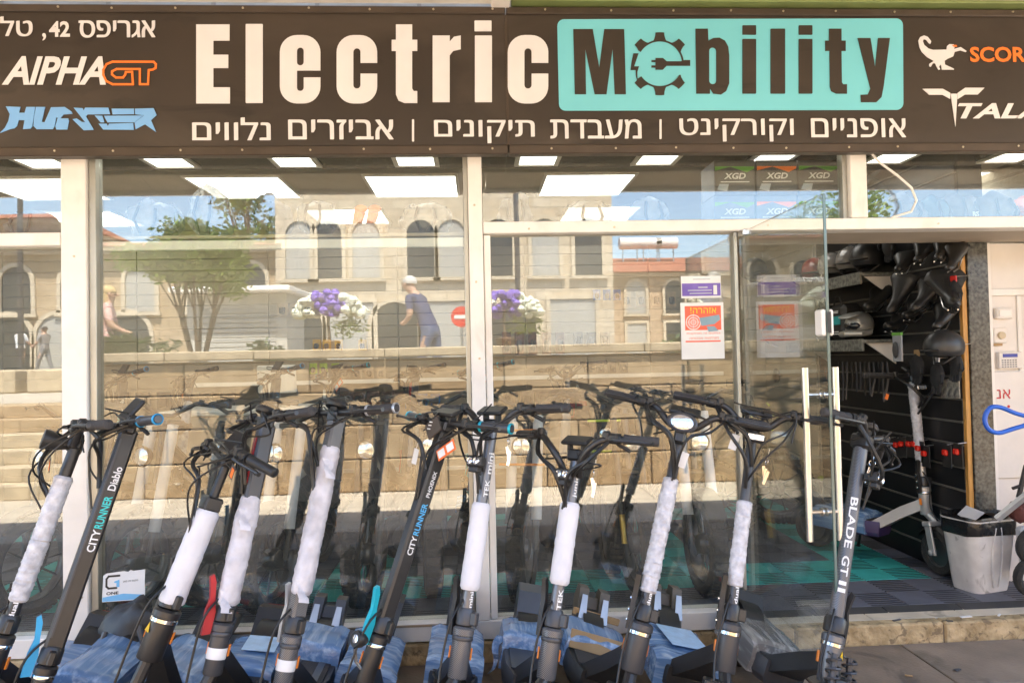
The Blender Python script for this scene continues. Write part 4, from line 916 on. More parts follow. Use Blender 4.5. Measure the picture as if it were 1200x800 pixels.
        if kd == 'gauze':                       # a loose flap of the wrapping
            c0 = J+a*(t1*Ls-.05)+s*rw_*.7+n*.02; c1 = J+a*(t0*Ls+.05)+s*rw_*.5+n*.02
            for c_, dn in ((c0, -1), (c1, -1)):
                vs = []
                for i in range(6):
                    for j in range(4): vs.append(c_+a*(dn*i*.014)+s*(i*.008+.006*math.sin(i*1.7+j))+n*(j*.012-.018+.006*math.cos(i*2.1)))
                m.add(vs, [(i*4+j, i*4+j+1, i*4+j+5, i*4+j+4) for i in range(5) for j in range(3)])
        if kd == 'foam': m.lathe([(rw_*1.012, ((t0+t1)/2)*Ls-.012), (rw_*1.03, ((t0+t1)/2)*Ls-.008), (rw_*1.03, ((t0+t1)/2)*Ls+.008), (rw_*1.012, ((t0+t1)/2)*Ls+.012)], J, a, 22)
        m.build('stem_wrap', WRAPM[kd], root, smooth=70 if kd != 'bubble' else 50)
    # lettering up the stem
    for (tx, tm_, t0, t1, size, face, *dn_) in S.get('text', []):
        if kind == 'round': d = (s*math.cos(R(face))+n*math.sin(R(face))); tan = (n*math.cos(R(face))-s*math.sin(R(face))); off = r+.0012
        else: d, tan = (s, n) if face == 0 else (n, -s); off = (S.get('rect', (.046, .062))[0]/2 if face == 0 else S.get('rect', (.046, .062))[1]/2)+.0012
        m = up(); sh_ = n*(-.006 if S.get('groove') else 0)
        if dn_: text_on(m, tx, J+a*(t1*Ls)+d*off+tan*(size/2), -a*((t1-t0)*Ls), -tan*size, .02)
        else: text_on(m, tx, J+a*(t0*Ls)+d*off-tan*(size/2)+sh_, a*((t1-t0)*Ls), tan*size, .02)
        m.build('lettering', tm_, root, smooth=0)
    # handlebar
    style = S.get('bar', 'riser'); B = Vector((0, 0, 1)); 
    P = {'straight': [(0, .0, .02), (.08, .0, .022), (.18, .015, .025), (.30, .05, .03)], 'riser': [(0, -.01, .0), (.05, -.01, .005), (.11, .0, .055), (.17, .015, .065), (.315, .06, .07)],
         'moto': [(.03, -.03, -.07), (.05, -.05, -.01), (.10, -.05, .05), (.16, -.02, .075), (.315, .05, .07)], 'drop': [(0, 0, .0), (.06, -.02, .03), (.12, -.02, .05), (.19, .0, .03), (.30, .04, .0)]}[style]
    def hp(sd, p): return T+Vector((sd*p[0], p[1], p[2]))
    br = S.get('br', .0135); rot = S.get('barroll', 0)
    XB = XS @ Matrix.Translation(T) @ Matrix.Rotation(R(rot), 4, 'Y') @ Matrix.Translation(-T)
    def ub(): m = MB(); m.xf = XB; return m
    def smoothp(ps, k=5):
        o = []; N = len(ps)
        for i in range(N-1):
            p0, p1, p2, p3 = ps[max(i-1, 0)], ps[i], ps[i+1], ps[min(i+2, N-1)]
            for j in range(k):
                t = j/k; o.append(.5*((2*p1)+(p2-p0)*t+(2*p0-5*p1+4*p2-p3)*t*t+(3*p1-p0-3*p2+p3)*t**3))
        return o+[ps[-1]]
    sides = {sd: smoothp([hp(sd, p) for p in P]) for sd in (-1, 1)}
    if style == 'moto':
        hbm = ub(); hbm.tube(sides[-1], br, 12); hbm.build('handlebar', M_STK, root); ub().tube(sides[1], br, 12).build('handlebar', M_STK, root)
    else: ub().tube(sides[-1][::-1]+sides[1][1:], br, 12).build('handlebar', M_STK, root)
    ub().box(T+Vector((0, -.005, .005)), (.06, .05, .045), Mst, .008).build('bar_clamp', M_STK, root)
    for sd in (-1, 1):
        e = sides[sd][-1]; d = (sides[sd][-1]-sides[sd][-2]).normalized(); g0 = e-d*S.get('grip', .125); gr = S.get('gr', .0175)
        g = ub().tube([g0, g0+d*.006, g0+d*.012, e-d*.004, e, e+d*.003], [gr*1.1, gr*1.15, gr, gr, gr*.97, gr*.7], 16).build('grip', S.get('gripm', M_GRIP), root)
        if S.get('ring'):
            ub().lathe([(gr*.9, -.004), (gr*1.14, -.002), (gr*1.14, .006), (gr*1.0, .007), (gr*.8, .0035)], e, d, 18).build('grip_ring', S['ring'], g); ub().lathe([(gr*1.02, -.002), (gr*1.18, 0), (gr*1.18, .008), (gr*1.02, .01)], g0, d, 18).build('grip_ring', S['ring'], g); ub().lathe([(gr*.82, .002), (gr*.80, .0085), (0, .0088)], e, d, 18).build('grip_cap', S.get('gripm', M_GRIP), g)
        pod = g0-d*.03
        ub().box(pod+Vector((0, -.008, .002)), (.04, .04, .034), None, .008).box(pod-d*.03+Vector((0, -.005, .012)), (.026, .03, .03), None, .006).lathe([(br*1.5, -.035), (br*1.5, .02)], pod, d, 12).build('control_pod', M_BLACK, root)
        l0 = pod+Vector((0, -.03, -.004)); l1 = l0+d*.06+Vector((0, -.03, .002)); l2 = l0+d*.15+Vector((0, -.028, .0))
        ub().tube([l0, l0+d*.02+Vector((0, -.022, 0)), l1, l2, l2+d*.012+Vector((0, -.004, 0))], [.008, .007, .006, .0055, .008], 8).build('brake_lever', S.get('brakem', M_STK), root)
        if S.get('thumb', 1) and sd == S.get('tside', 1): ub().tube([pod+Vector((0, .01, -.018)), pod+d*.03+Vector((0, .018, -.035)), pod+d*.045+Vector((0, .02, -.045))], [.006, .008, .007], 8).build('thumb_throttle', M_BLACK, root)
    # display
    dp = S.get('disp', 'slab')
    if dp == 'slab': o = ub().box(T+Vector((0, -.0, .062)), (.12, .06, .016), Matrix.Rotation(R(25), 3, 'X'), .006).box(T+Vector((-.03, -.0, .036)), (.012, .03, .05), None, .003).box(T+Vector((.03, -.0, .036)), (.012, .03, .05), None, .003)
    elif dp == 'tall': o = ub().box(T+Vector((.03, .0, .075)), (.075, .016, .095), Matrix.Rotation(R(-38), 3, 'X') @ Matrix.Rotation(R(20), 3, 'Z'), .006).box(T+Vector((.03, 0, .035)), (.03, .02, .06), None, .004)
    else: o = ub().lathe([(.0, -.012), (.044, -.010), (.050, 0), (.046, .012), (0, .015)], T+Vector((0, -.005, .05)), Vector((0, .5, 1)), 20, squash=.75).box(T+Vector((0, -.005, .028)), (.04, .03, .05), None, .006)
    o = o.build('display', M_BLACK, root)
    # headlight
    lt = S.get('light'); lp = S.get('lightat', .82)
    def twin(c, wdt=.07):
        h = up().box(c, (wdt, .035, .042), Mst, .006).box(c-a*.03-n*.002, (wdt*.6, .03, .02), Mst, .003).box(c-n*.026, (.03, .03, .03), Mst, .003).build('headlight', M_BLACK, root)
        q = up()
        for sd in (-1, 1): q.lathe([(.0145, .0), (.0135, .004), (.009, .001), (0, .003)], c+s*sd*wdt*.22+n*.0165, n, 16)
        q.build('lens', M_LENS, h)
    if lt == 'dual': twin(J+a*(lp*Ls)+n*(r+.045))
    elif lt == 'oval':
        c = J+a*(lp*Ls)+n*(r+.05); h = up().lathe([(.030, -.05), (.052, -.018), (.058, .0), (.058, .010), (.050, .014), (.046, .009)], c, n, 24, squash=.66).build('headlight', M_STD, root)
        up().lathe([(.046, .008), (.03, .012), (0, .013)], c, n, 24, squash=.66).build('lens', M_LENS, h); up().box(c-n*.03-a*.05, (.04, .05, .05), Mst, .006).build('lamp_bracket', M_STK, root)
    elif lt == 'bar':
        c = T+n*.06-a*.055; h = ub().box(c, (.075, .03, .035), Mst, .01).build('headlight', M_BLACK, root); ub().box(c+n*.016, (.062, .006, .024), Mst, .004).build('lens', M_LENS, h)
    elif lt == 'cone':
        c = J+a*(lp*Ls)+n*(r+.075); h = up().lathe([(.018, -.08), (.030, -.04), (.036, .0), (.036, .012), (.031, .014)], c, n, 20).build('headlight', M_BLACK, root); up().lathe([(.031, .010), (0, .014)], c, n, 20).build('lens', M_SCRN, h)
    elif lt == 'low':
        c = J-a*.03+n*(hr+.045)-s*.01; h = up().lathe([(.012, -.04), (.026, -.015), (.029, .006), (.026, .012)], c, n, 18).build('headlight', M_BLACK, root); up().lathe([(.024, .008), (.012, .013), (0, .014)], c, n, 18).build('lens', M_LENS, h); up().tube([c-a*.03, c-a*.07-n*.02, J-a*.12+n*hr], .006, 6).build('lamp_bracket', M_CHROME, root)
    # cables
    for i in range(S.get('cables', 4)):
        sd = -1 if i % 2 == 0 else 1; g0 = sides[sd][-1]-(sides[sd][-1]-sides[sd][-2]).normalized()*.165
        drop = rs.uniform(.06, .16); mid = (g0+T)/2+Vector((sd*.03, -rs.uniform(.07, .13), -drop*.4)); en = J+a*(Ls*rs.uniform(.62, .8))+n*(r+.01)+s*rs.uniform(-.012, .012)
        ub().tube(smoothp([g0, mid, T+n*rs.uniform(.06, .11)-a*drop+s*sd*.03, en]), rs.choice((.0035, .0045, .007)) if i else .008, 7).build('cable', M_CABLE, root)
    for i in range(S.get('loops', 2)):
        pp = [T+Vector((rs.uniform(-.16, .16), rs.uniform(-.09, .02), rs.uniform(-.05, .09))) for _ in range(4)]; ub().tube(smoothp(pp), .0032, 6).build('cable', M_CABLE, root)
    if S.get('lowcable', 1):
        x_ = S.get('lcx', -.05); MB().tube(smoothp([J+a*.10+s*x_*.2, J+a*.02+n*.055+s*x_, J-a*.12+n*.05+s*x_*1.25, Vector((x_*1.2, .0, wr+.12)), Vector((x_*1.5, 0, wr+.02))]), .0042, 8).build('brake_hose', M_CABLE, root)
    # hang tags and keys
    for q in S.get('tags', []):
        kd, dx, dn, dzz = q; c = T+Vector((dx, -dn, dzz)); m = ub()
        if kd == 'keys':
            m.ring(c, (1, .3, 0), .011, .0016, 14, 5)
            for i in range(3): m.box(c+Vector((.004*i-.004, -.003*i, -.045-.008*i)), (.012, .003, .055), Matrix.Rotation(R(-12+12*i), 3, 'Y'), .001)
            m.tube([c+Vector((0, 0, .011)), c+Vector((.004, .01, .05))], .0012, 5); m.build('keys', M_CHROME, root)
        elif kd == 'orange':
            o = m.box(c, (.105, .002, .042), Matrix.Rotation(R(-32), 3, 'Y'), .0005).build('price_tag', M_OTAG, root); m2 = ub(); Mr = Matrix.Rotation(R(-32), 3, 'Y')
            for e in (-1, 1): m2.box(c+Mr @ Vector((e*.026, -.0022, 0)), (.038, .001, .028), Mr)
            m2.build('barcode_label', M_PAPER, o)
        elif kd == 'stripe':
            o = m.box(c, (.034, .002, .05), Matrix.Rotation(R(22), 3, 'Y'), .0005).build('hang_tag', M_STD, root); ub().box(c+Vector((.004, -.002, -.004)), (.02, .0012, .034), Matrix.Rotation(R(22), 3, 'Y')).build('tag_print', M_SORG, o)
        else: m.box(c, (.03, .002, .06), Matrix.Rotation(R(8), 3, 'Y'), .0005).tube([c+Vector((0, 0, .03)), c+Vector((0, .01, .075))], .001, 4).build('hang_tag', M_PAPER, root)
    if S.get('plate'):
        c = T+n*.055-a*.015; up().prism([(-.05, 0), (0, -.048), (.05, 0), (0, .048)], .006, Matrix.Translation(c) @ Mst.to_4x4()).build('diamond_plate', mat('bronze_plate', (.07, .055, .045), .5, var=.1), root)
        q = up()
        for z_ in (-.008, .006, .019): q.box(c+n*.008+a*z_-s*.018, (.018, .001, .004), Mst)
        q.build('plate_print', M_PAPER, root)
    if S.get('stempanel'): up().box(J+a*(Ls*.80)+n*(S.get('rect', (.046, .062))[1]/2+.002)+s*.0, (.03, .004, .17), Mst, .002).build('stem_panel', M_REDL, root)
    # deck
    dm = S.get('deckm', M_STK)
    poly = [(-dw/2*.72, d0), (dw/2*.72, d0), (dw/2, d0+.10), (dw/2, d1-.06), (dw/2*.8, d1), (-dw/2*.8, d1), (-dw/2, d1-.06), (-dw/2, d0+.10)]
    m = MB(); k = 8
    for z_, f in ((dz-.095, .86), (dz-.07, 1), (dz-.012, 1), (dz, .965)): m.v += [(x_*f, (y_-.55)*(f*.3+.7)+.55, z_) for x_, y_ in poly]
    m.f = [(i*k+j, i*k+(j+1) % k, i*k+k+(j+1) % k, i*k+k+j) for i in range(3) for j in range(k)]+[tuple(range(k-1, -1, -1)), tuple(range(3*k, 4*k))]
    dk = m.build('deck', dm, root, smooth=30)
    MB().box((0, (d0+d1)/2+.01, dz+.004), (dw*.8, (d1-d0)*.82, .006), None, .002).build('grip_mat', S.get('matm', M_GRIP), dk)
    if S.get('deckstripe'):
        for e in (-1, 1): MB().box((e*.05, .50, dz+.008), (.028, .2, .002), None, .0005).build('deck_stripe', M_STG, dk)
    fm = S.get('film', 'blue'); f0, f1 = [.36+(q_-.27)*.77 for q_ in S.get('filmspan', (.40, .80))]; fh = S.get('filmh', .06)
    if fm:
        m = MB(); nx, ny = 10, 16; hw = dw/2+.008
        sec = []
        for i in range(nx+1):
            u_ = i/nx; 
            if u_ < .22: sec.append((-hw, -.085+u_/.22*(fh+.08)))
            elif u_ > .78: sec.append((hw, -.085+(1-u_)/.22*(fh+.08)))
            else: sec.append((-hw+(u_-.22)/.56*2*hw, fh))
        for j in range(ny+1):
            v_ = j/ny; y_ = f0+(f1-f0)*v_; en = min(1, .72+min(v_, 1-v_)*5)
            for i, (x_, z_) in enumerate(sec):
                nn = noise.noise((x_*9+X*7, y_*11, z_*9)); n3 = noise.noise((x_*30+X*7, y_*26, z_*30+5)); m.v.append((x_*(1+.04*nn), y_+.015*nn, dz+(z_*en if z_ > 0 else z_)+.010*nn+.004*n3))
        m.f = [(j*(nx+1)+i, j*(nx+1)+i+1, (j+1)*(nx+1)+i+1, (j+1)*(nx+1)+i) for j in range(ny) for i in range(nx)]+[tuple(range(nx, -1, -1)), tuple(range(ny*(nx+1), (ny+1)*(nx+1)))]
        F_ = m.build('stretch_film', {'blue': M_FILM, 'blue2': M_FILM2, 'clear': M_CLEAR}[fm], root, smooth=55)
        if S.get('sheet'): MB().box((S['sheet'], (f0+f1)/2+.02, dz+fh+.014), (dw*.62, (f1-f0)*.55, .002), Matrix.Rotation(R(4), 3, 'Z'), .0005).build('instruction_sheet', mat('sheet_under_film', (.42, .60, .80), .3, var=.12, vscale=30), F_)
        if S.get('card'): MB().box((-.01, (f0+f1)/2-.10, dz+fh*.62), (dw*.9, .012, .075), Matrix.Rotation(R(-30), 3, 'X'), .002).build('cardboard_pad', M_CARD, root); MB().box((.02, (f0+f1)/2+.14, dz+fh+.016), (dw*.85, .012, .03), None, .002).build('cardboard_pad', M_CARD, root)
        if S.get('streamer'):
            m = MB()
            for i in range(14):
                y_ = f0+.02; z_ = dz+.04-i*.013; x_ = -hw-.006-.012*math.sin(i*.5)-.002*i; w3 = .02*(1-i/16)
                m.v += [(x_-w3, y_+.01*math.sin(i), z_), (x_+w3, y_-.008*math.sin(i*1.3), z_)]
            m.f = [(2*i, 2*i+1, 2*i+3, 2*i+2) for i in range(13)]; m.build('film_tail', M_FILM2, F_)
    # rear fender / footrest
    fs_ = S.get('fender', 'wedge'); wb_ = S.get('wb', .82)
    m = MB()
    if fs_ == 'wedge': m.prism([(d1-.05, dz-.02), (wb_+.05, dz+.13), (wb_+.12, dz+.12), (wb_+.135, dz+.08), (wb_+.02, dz+.035), (d1, dz-.04)], dw*.72, Matrix.Translation((-dw*.36, 0, 0)) @ Matrix.Rotation(R(90), 4, 'Z'))
    elif fs_ == 'tall': m.prism([(d1-.06, dz-.01), (d1+.05, dz+.17), (d1+.12, dz+.185), (d1+.15, dz+.14), (d1+.06, dz-.03)], dw*.5, Matrix.Translation((-dw*.25, 0, 0)) @ Matrix.Rotation(R(90), 4, 'Z'))
    else:
        for e in (-1, 1): m.prism([(d1-.06, dz-.01), (d1+.06, dz+.17), (d1+.13, dz+.165), (d1+.14, dz+.10), (d1+.03, dz-.02)], .045, Matrix.Translation((e*.05-.0225, 0, 0)) @ Matrix.Rotation(R(90), 4, 'Z'))
        m.box((0, d1+.06, dz+.07), (.07, .05, .13), Matrix.Rotation(R(-35), 3, 'X'), .01)
    fo = m.build('rear_footrest', S.get('fendm', M_BLACK), root, smooth=30)
    if fs_ == 'wedge': MB().box((0, wb_+.12, dz+.108), (dw*.55, .022, .022), Matrix.Rotation(R(-8), 3, 'X'), .004).build('tail_reflector', M_REFR, fo); 
    if fs_ == 'wedge' and S.get('mark'): MB().prism([(-.025, 0), (-.012, .05), (.012, .05), (.025, 0), (.012, -.03), (-.012, -.03)], .003, Matrix.Translation((0, d1+.055, dz+.086)) @ Matrix.Rotation(R(-48), 4, 'X')).build('red_mark', M_REFR, fo)
    if fs_ == 'v':
        for e in (-1, 1): MB().prism([(-.018, -.05), (.018, -.05), (.012, .06), (-.012, .06)], .004, Matrix.Translation((e*.05, d1-.01, dz+.10)) @ Matrix.Rotation(R(-34), 4, 'X')).build('metal_inlay', M_GREYL, fo)
    vs = []; m = MB()
    for i in range(13):
        t = R(-5+150*i/12); y_, z_ = wb_+math.cos(t)*(wr+.018), wr+math.sin(t)*(wr+.018); vs += [(-ww_/2-.01, y_, z_), (ww_/2+.01, y_, z_)]
    m.add(vs, [(2*i, 2*i+1, 2*i+3, 2*i+2) for i in range(12)]).add([Vector(v)*1 + Vector((0, 0, .004)) for v in vs], [(2*i, 2*i+2, 2*i+3, 2*i+1) for i in range(12)]); m.build('rear_mudguard', M_BLACK, root)
    # warning triangle, side reflectors, kickstand
    if S.get('tri'): up().prism([(-.016, -.012), (.016, -.012), (0, .018)], .002, Matrix.Translation(J-a*.07+n*(hr+.001)) @ Mst.to_4x4()).build('warning_sticker', M_YELL, root)
    if S.get('sideref', 1):
        for e in (-1, 1): MB().box(J-a*.09+s*e*(hr+.004)-n*.012, (.006, .014, .04), Mst, .002).build('side_reflector', M_ORNG, root)
    MB().tube([(dw/2-.02, .55, dz-.09), (dw/2+.06, .60, dz*.4), (dw/2+.09, .63, .012)], [.009, .009, .010], 8).box((dw/2+.095, .632, .008), (.04, .03, .012), None, .003).build('kickstand', M_STK, root)
    return root

W3 = M_PAPER
T_RUN = mat('print_light_blue', (.08, .42, .75), .5, var=0); T_TEAL = mat('print_teal', (.02, .55, .55), .5, var=0)
SC = []
SC.append(scooter('scooter with lumpy clear wrapped stem and cone lamp at the far left', (6, 742), (90, 520), dict(steer=-58, rake=14, r=.021, bar='riser', light='cone', lightat=.99, wrap=[(.16, .82, 'bubble', .031)], text=[('dual', W3, .08, .16, .016, 10)], film='blue', fender='wedge', disp='slab', tags=[('stripe', .04, .08, -.07)], tri=0)))
SC.append(scooter('black square stemmed scooter with blue ringed grips and blue folding lever', (56, 778), (152, 503), dict(steer=-60, kind='rect', rect=(.044, .062), groove=1, stem=M_STK, bar='straight', ring=M_BLUEL, lever=M_BLUEL, lfront=1, disp='tall', text=[('CITY', W3, .46, .555, .026, 0), ('RUNNER', T_TEAL, .56, .70, .026, 0), ('Diablo', W3, .725, .83, .026, 0)], film='blue2', filmspan=(.34, .84), filmh=.07, tags=[('keys', -.01, .03, -.12)], gripm=M_STD, fender='tall')))
SC.append(scooter('scooter with thick white foam sleeve tied at its middle', (198, 712), (249, 585), dict(steer=-50, r=.027, hr=.042, thin=.14, Ls=.4, kind='round', bar='drop', wrap=[(.03, .90, 'foam', .043)], film='blue2', filmspan=(.36, .82), light=None, tags=[('stripe', .12, .03, -.02)], fender='wedge', tri=1, loops=3, gripm=M_BLACK, disp='tall')))
SC.append(scooter('scooter with red stem panel and loose white wrapping, red folding lever', (262, 728), (313, 497), dict(steer=-55, kind='rect', rect=(.052, .058), stem=M_STD, stempanel=1, lever=M_REDL, lfront=1, wrap=[(.08, .62, 'gauze', .037)], bar='straight', disp='round', film='blue', filmspan=(.42, .76), sheet=.02, band=1, mark=1, fender='wedge', light=None, gripm=M_GRIP, tri=0, chrome=0)))
SC.append(scooter('scooter with long loose white wrapped stem and grey ringed grip', (343, 742), (395, 490), dict(steer=-48, kind='rect', rect=(.05, .056), stem=M_CARB, headm=M_CARB, lever=M_GREYL, wrap=[(.17, .86, 'gauze', .038)], bar='straight', ring=M_GREYL, disp='round', film='blue2', filmspan=(.56, .84), filmh=.085, deckstripe=1, deckm=M_STD, band=1, fender='v', light=None, tags=[('stripe', -.08, .06, -.12)], sheet=.0, chrome=0, fendm=M_STD)))
SC.append(scooter('black square stemmed scooter with teal folding lever and diamond plate', (445, 742), (522, 502), dict(steer=-50, kind='rect', rect=(.044, .060), stem=M_STK, lever=M_TEALL, lfront=1, plate=1, bar='straight', ring=M_TEALL, light='low', text=[('CITY', W3, .37, .46, .026, 0), ('RUNNER', T_RUN, .465, .62, .026, 0), ('PHOENIX', W3, .65, .78, .018, 0)], film='blue', filmspan=(.34, .84), filmh=.045, tags=[('orange', .09, .06, -.075), ('white', -.10, .05, -.12)], fender='tall', disp=None or 'slab', gripm=M_STD)))
SC.append(scooter('grey round stemmed scooter with smooth white sleeve in front of the mullion', (544, 733), (577, 500), dict(steer=-42, stem=M_STG, r=.0215, headm=M_CARB, hr=.034, wrap=[(.17, .60, 'foam', .036)], bar='riser', light='dual', lightat=.80, text=[('TEK', W3, .63, .72, .02, 20), ('mini', W3, .75, .86, .02, 20), ('mini', W3, .09, .165, .014, 20)], film='blue', filmspan=(.36, .84), filmh=.05, fender='tall', tags=[('keys', .11, .04, -.05)], chrome=0, disp='slab', tri=0, lever=M_BLACK)))
SC.append(scooter('grey scooter with split white sleeve and tall curved handlebar', (648, 735), (676, 535), dict(steer=-42, stem=M_STG, r=.022, headm=M_CARB, hr=.034, wrap=[(.24, .72, 'foam', .037)], bar='moto', light='dual', lightat=.87, text=[('junior', W3, .75, .92, .02, 25), ('TEK', W3, .10, .22, .018, 30)], film='blue2', filmspan=(.58, .84), filmh=.07, deckm=M_STD, matm=M_STD, streamer=1, fender='tall', fendm=M_STD, tags=[('keys', .10, .04, -.05)], chrome=0, disp='slab', tri=0)))
SC.append(scooter('scooter with oval headlight and frosted wrap above a cardboard padded deck', (752, 728), (799, 500), dict(steer=-20, stem=M_STD, r=.0205, hr=.040, bar='riser', light='oval', lightat=1.0, wrap=[(.14, .72, 'bubble', .031)], text=[('dual', W3, .08, .15, .014, 60)], film='blue2', filmspan=(.52, .80), card=1, deckm=M_BLACK, fender='v', fendm=mat('brown_plastic', (.10, .085, .065), .5), disp='slab', tags=[('white', .03, .06, -.12)], tri=0, dw=.26)))
SC.append(scooter('scooter with slim frosted wrap and deck tray left of the glass door', (856, 728), (883, 500), dict(steer=-14, stem=M_STD, r=.019, hr=.037, bar='riser', light='bar', wrap=[(.17, .60, 'bubble', .028)], text=[('dual', W3, .09, .17, .014, 70)], film='blue', filmspan=(.30, .80), filmh=.03, sheet=.02, deckm=M_BLACK, fender='v', fendm=MATS['brown_plastic'], disp='slab', tags=[('keys', .06, .05, -.12), ('white', -.07, .05, -.07)], tri=0, dw=.27)))
SC.append(scooter('dark grey scooter with white lettering up its bare stem beside the door', (977, 742), (1010, 515), dict(steer=38, stem=M_CARB, headm=M_STG, r=.0265, hr=.036, bar='drop', cap=1, light='dual', lightat=.80, text=[('BLADE', W3, .42, .68, .026, 150, 1), ('GT', W3, .28, .38, .026, 150, 1), ('II', W3, .2, .255, .026, 150, 1)], film='clear', filmspan=(.36, .84), filmh=.05, deckm=M_STD, fender='wedge', springs=1, tags=[('keys', .10, .03, -.06)], tri=1, disp='round', lside=1, barroll=0, dw=.23), Yf=-1.0))

# ------------------------------------------------------------------ ceiling lamps
def led(label, c, w_, d_, frame=.02, grp='ceiling panels'):
    t = thing('ceiling_light', label, 'ceiling light', c, grp)
    MB().span((-w_/2-frame, -d_/2-frame, -.012), (w_/2+frame, -d_/2, .0)).span((-w_/2-frame, d_/2, -.012), (w_/2+frame, d_/2+frame, .0)).span((-w_/2-frame, -d_/2, -.012), (-w_/2, d_/2, .0)).span((w_/2, -d_/2, -.012), (w_/2+frame, d_/2, .0)).build('frame', M_ALU, t, smooth=0)
    MB().span((-w_/2, -d_/2, -.008), (w_/2, d_/2, -.001)).build('diffuser', M_LED, t, smooth=0)
for i, px in enumerate((-240, -95, 50, 198, 345, 487, 630, 770, 905, 1045, 1185)):
    p = at(px, 184, .24)
    led('small square lamp in the granite soffit below %s' % ('the sign, far left outside', 'the sign, left outside', 'the blue sign lettering', 'the gap left of the letter E', 'the first white letter e', 'the white letter t', 'the last white letter c', 'the gear emblem', 'the dark letter l', 'the winged emblem', 'the sign, right edge')[i], (p.x, .24, 2.499), .19, .17, .025, 'small soffit lamps')
for i, (px, nm) in enumerate(((-170, 'beyond the left edge'), (50, 'above the narrow left window'), (288, 'above the left part of the big pane'), (485, 'left of the mullion'), (685, 'right of the mullion'), (905, 'above the stacked cartons'), (1085, 'added inside the doorway to brighten it'))):  # the doorway panel is an added lamp that brightens the entrance
    p = at(px, 211, 1.5); led('large square ceiling light panel %s' % nm, (p.x, 1.5, ZC-.001), .60, .58)
for i, (px, nm) in enumerate(((110, 'left'), (410, 'middle'), (700, 'right'), (960, 'added doorway'))):  # doorway panel added to lift the dim right side, no known lamp there
    p = at(px, 232, 2.55); led('far ceiling light panel, %s one of the rear row' % nm, (p.x, 2.5, ZC-.001), .60, .58)

# ------------------------------------------------------------------ black slatwall inside the doorway
M_SLAT = mat('black_slat', (.011, .011, .012), .35, var=.25); M_RAIL = mat('slat_rail', (.26, .25, .23), .4, metal=.7)
sw_ = thing('slatwall', 'black slatted display wall with metal rails inside the doorway', 'display wall', (XR, 1.8, .1))
wbuild(MB().span((XR+.004, .445, .1), (XR+.15, 2.08, ZC)), 'backing', M_BLACK, sw_)
pw = tag(MB().span((XR-.012, 2.084, .1), (XR+.15, YB-.002, ZC)).build('rear_side_wall', M_WALLW), kind='structure')
ps_ = MB().box((0, 0, 0), (.018, .98, .104), None, .004).mesh('wall_slat'); ps_.materials.append(MATS['pale_slat'])
for r in range(23): put('wall_slat', ps_, pw, (XR-.02, 2.59, .2+r*.108))
sl_me = MB().box((0, 0, 0), (.016, 1.63, .119), None, .003).mesh('slat'); sl_me.materials.append(M_SLAT)
rl_me = MB().box((0, 0, 0), (.02, 1.63, .010), None, .002).mesh('rail'); rl_me.materials.append(M_RAIL)
for k in range(20):
    z = .165+k*.1315
    put('slat', sl_me, sw_, (-.006, -.54, z-.1)); put('rail', rl_me, sw_, (-.008, -.54, z+.0657-.1))
XS_ = XR-.02
# granite faced shelves along that wall
M_SPK = mat('speckled_shelf', (.045, .047, .042), .35, col2=(.24, .24, .21), vscale=42)
for z, nm in ((1.955, 'upper'), (1.515, 'lower')):
    t = thing('granite_shelf', '%s speckled granite shelf on the black slatted wall' % nm, 'shelf', (2.68, 2.0, z))
    wbuild(MB().span((2.53, .98, z-.02), (XS_-.002, 2.078, z), .002), 'board', M_SPK, t); wbuild(MB().span((2.512, .98, z-.075), (2.529, 2.078, z+.004), .002), 'front_lip', M_SPK, t)
    for yy in (1.05, 1.9): wbuild(MB().prism([(0, 0), (0, -.14), (-.2, 0)], .012, Matrix.Translation((XS_-.003, yy, z-.022))), 'bracket', M_WP, t)
# helmets
def helmet(label, c, r_, mats, rz, full=False, pos='helmets on the shelves'):
    t = thing('helmet', label, 'helmet', c, pos, R(rz))
    m = MB().blob((0, 0, r_*.62), (r_*.86, r_*1.08, r_*.92), 20, 14, cut=-r_*.5); m.build('shell', mats[0], t)
    if not full:
        for k in (-1, 0, 1): MB().blob((k*r_*.34, -r_*.06, r_*1.02-abs(k)*r_*.08), (r_*.085, r_*.75, r_*.5), 10, 8).build('ridge', mats[1], t)
        MB().blob((0, -r_*.98, r_*.42), (r_*.62, r_*.3, r_*.06), 12, 6).build('peak', M_BLACK, t)
    else:
        MB().blob((0, -r_*1.05, r_*1.25), (r_*.7, r_*.75, r_*.07), 14, 6, M=Matrix.Rotation(R(18), 3, 'X')).build('visor', mats[1], t)
        MB().tube([(-r_*.85, -r_*.1, r_*.1), (-r_*.72, -r_*.95, -r_*.02), (0, -r_*1.45, -.0), (r_*.72, -r_*.95, -r_*.02), (r_*.85, -r_*.1, r_*.1)], [r_*.22, r_*.2, r_*.22, r_*.2, r_*.22], 10).build('chin_bar', mats[0], t)
        MB().blob((0, -r_*.75, r_*.55), (r_*.6, r_*.35, r_*.38), 14, 8).build('eye_port', M_SCRN, t)
    MB().tube([(-r_*.7, 0, r_*.1), (-r_*.3, -r_*.3, -r_*.25), (r_*.3, -r_*.3, -r_*.25), (r_*.7, 0, r_*.1)], .006, 6).build('strap', M_BLACK, t)
    return t
M_HRED = mat('helmet_red', (.30, .03, .02), .25, col2=(.06, .02, .02), vscale=7, coat=.5); M_HGRY = mat('helmet_grey', (.16, .15, .14), .25, var=.2, coat=.5); M_HSIL = mat('helmet_silver', (.42, .41, .38), .3, metal=.5, var=.15); M_HBLK = mat('helmet_black', (.02, .02, .021), .4, var=.2)
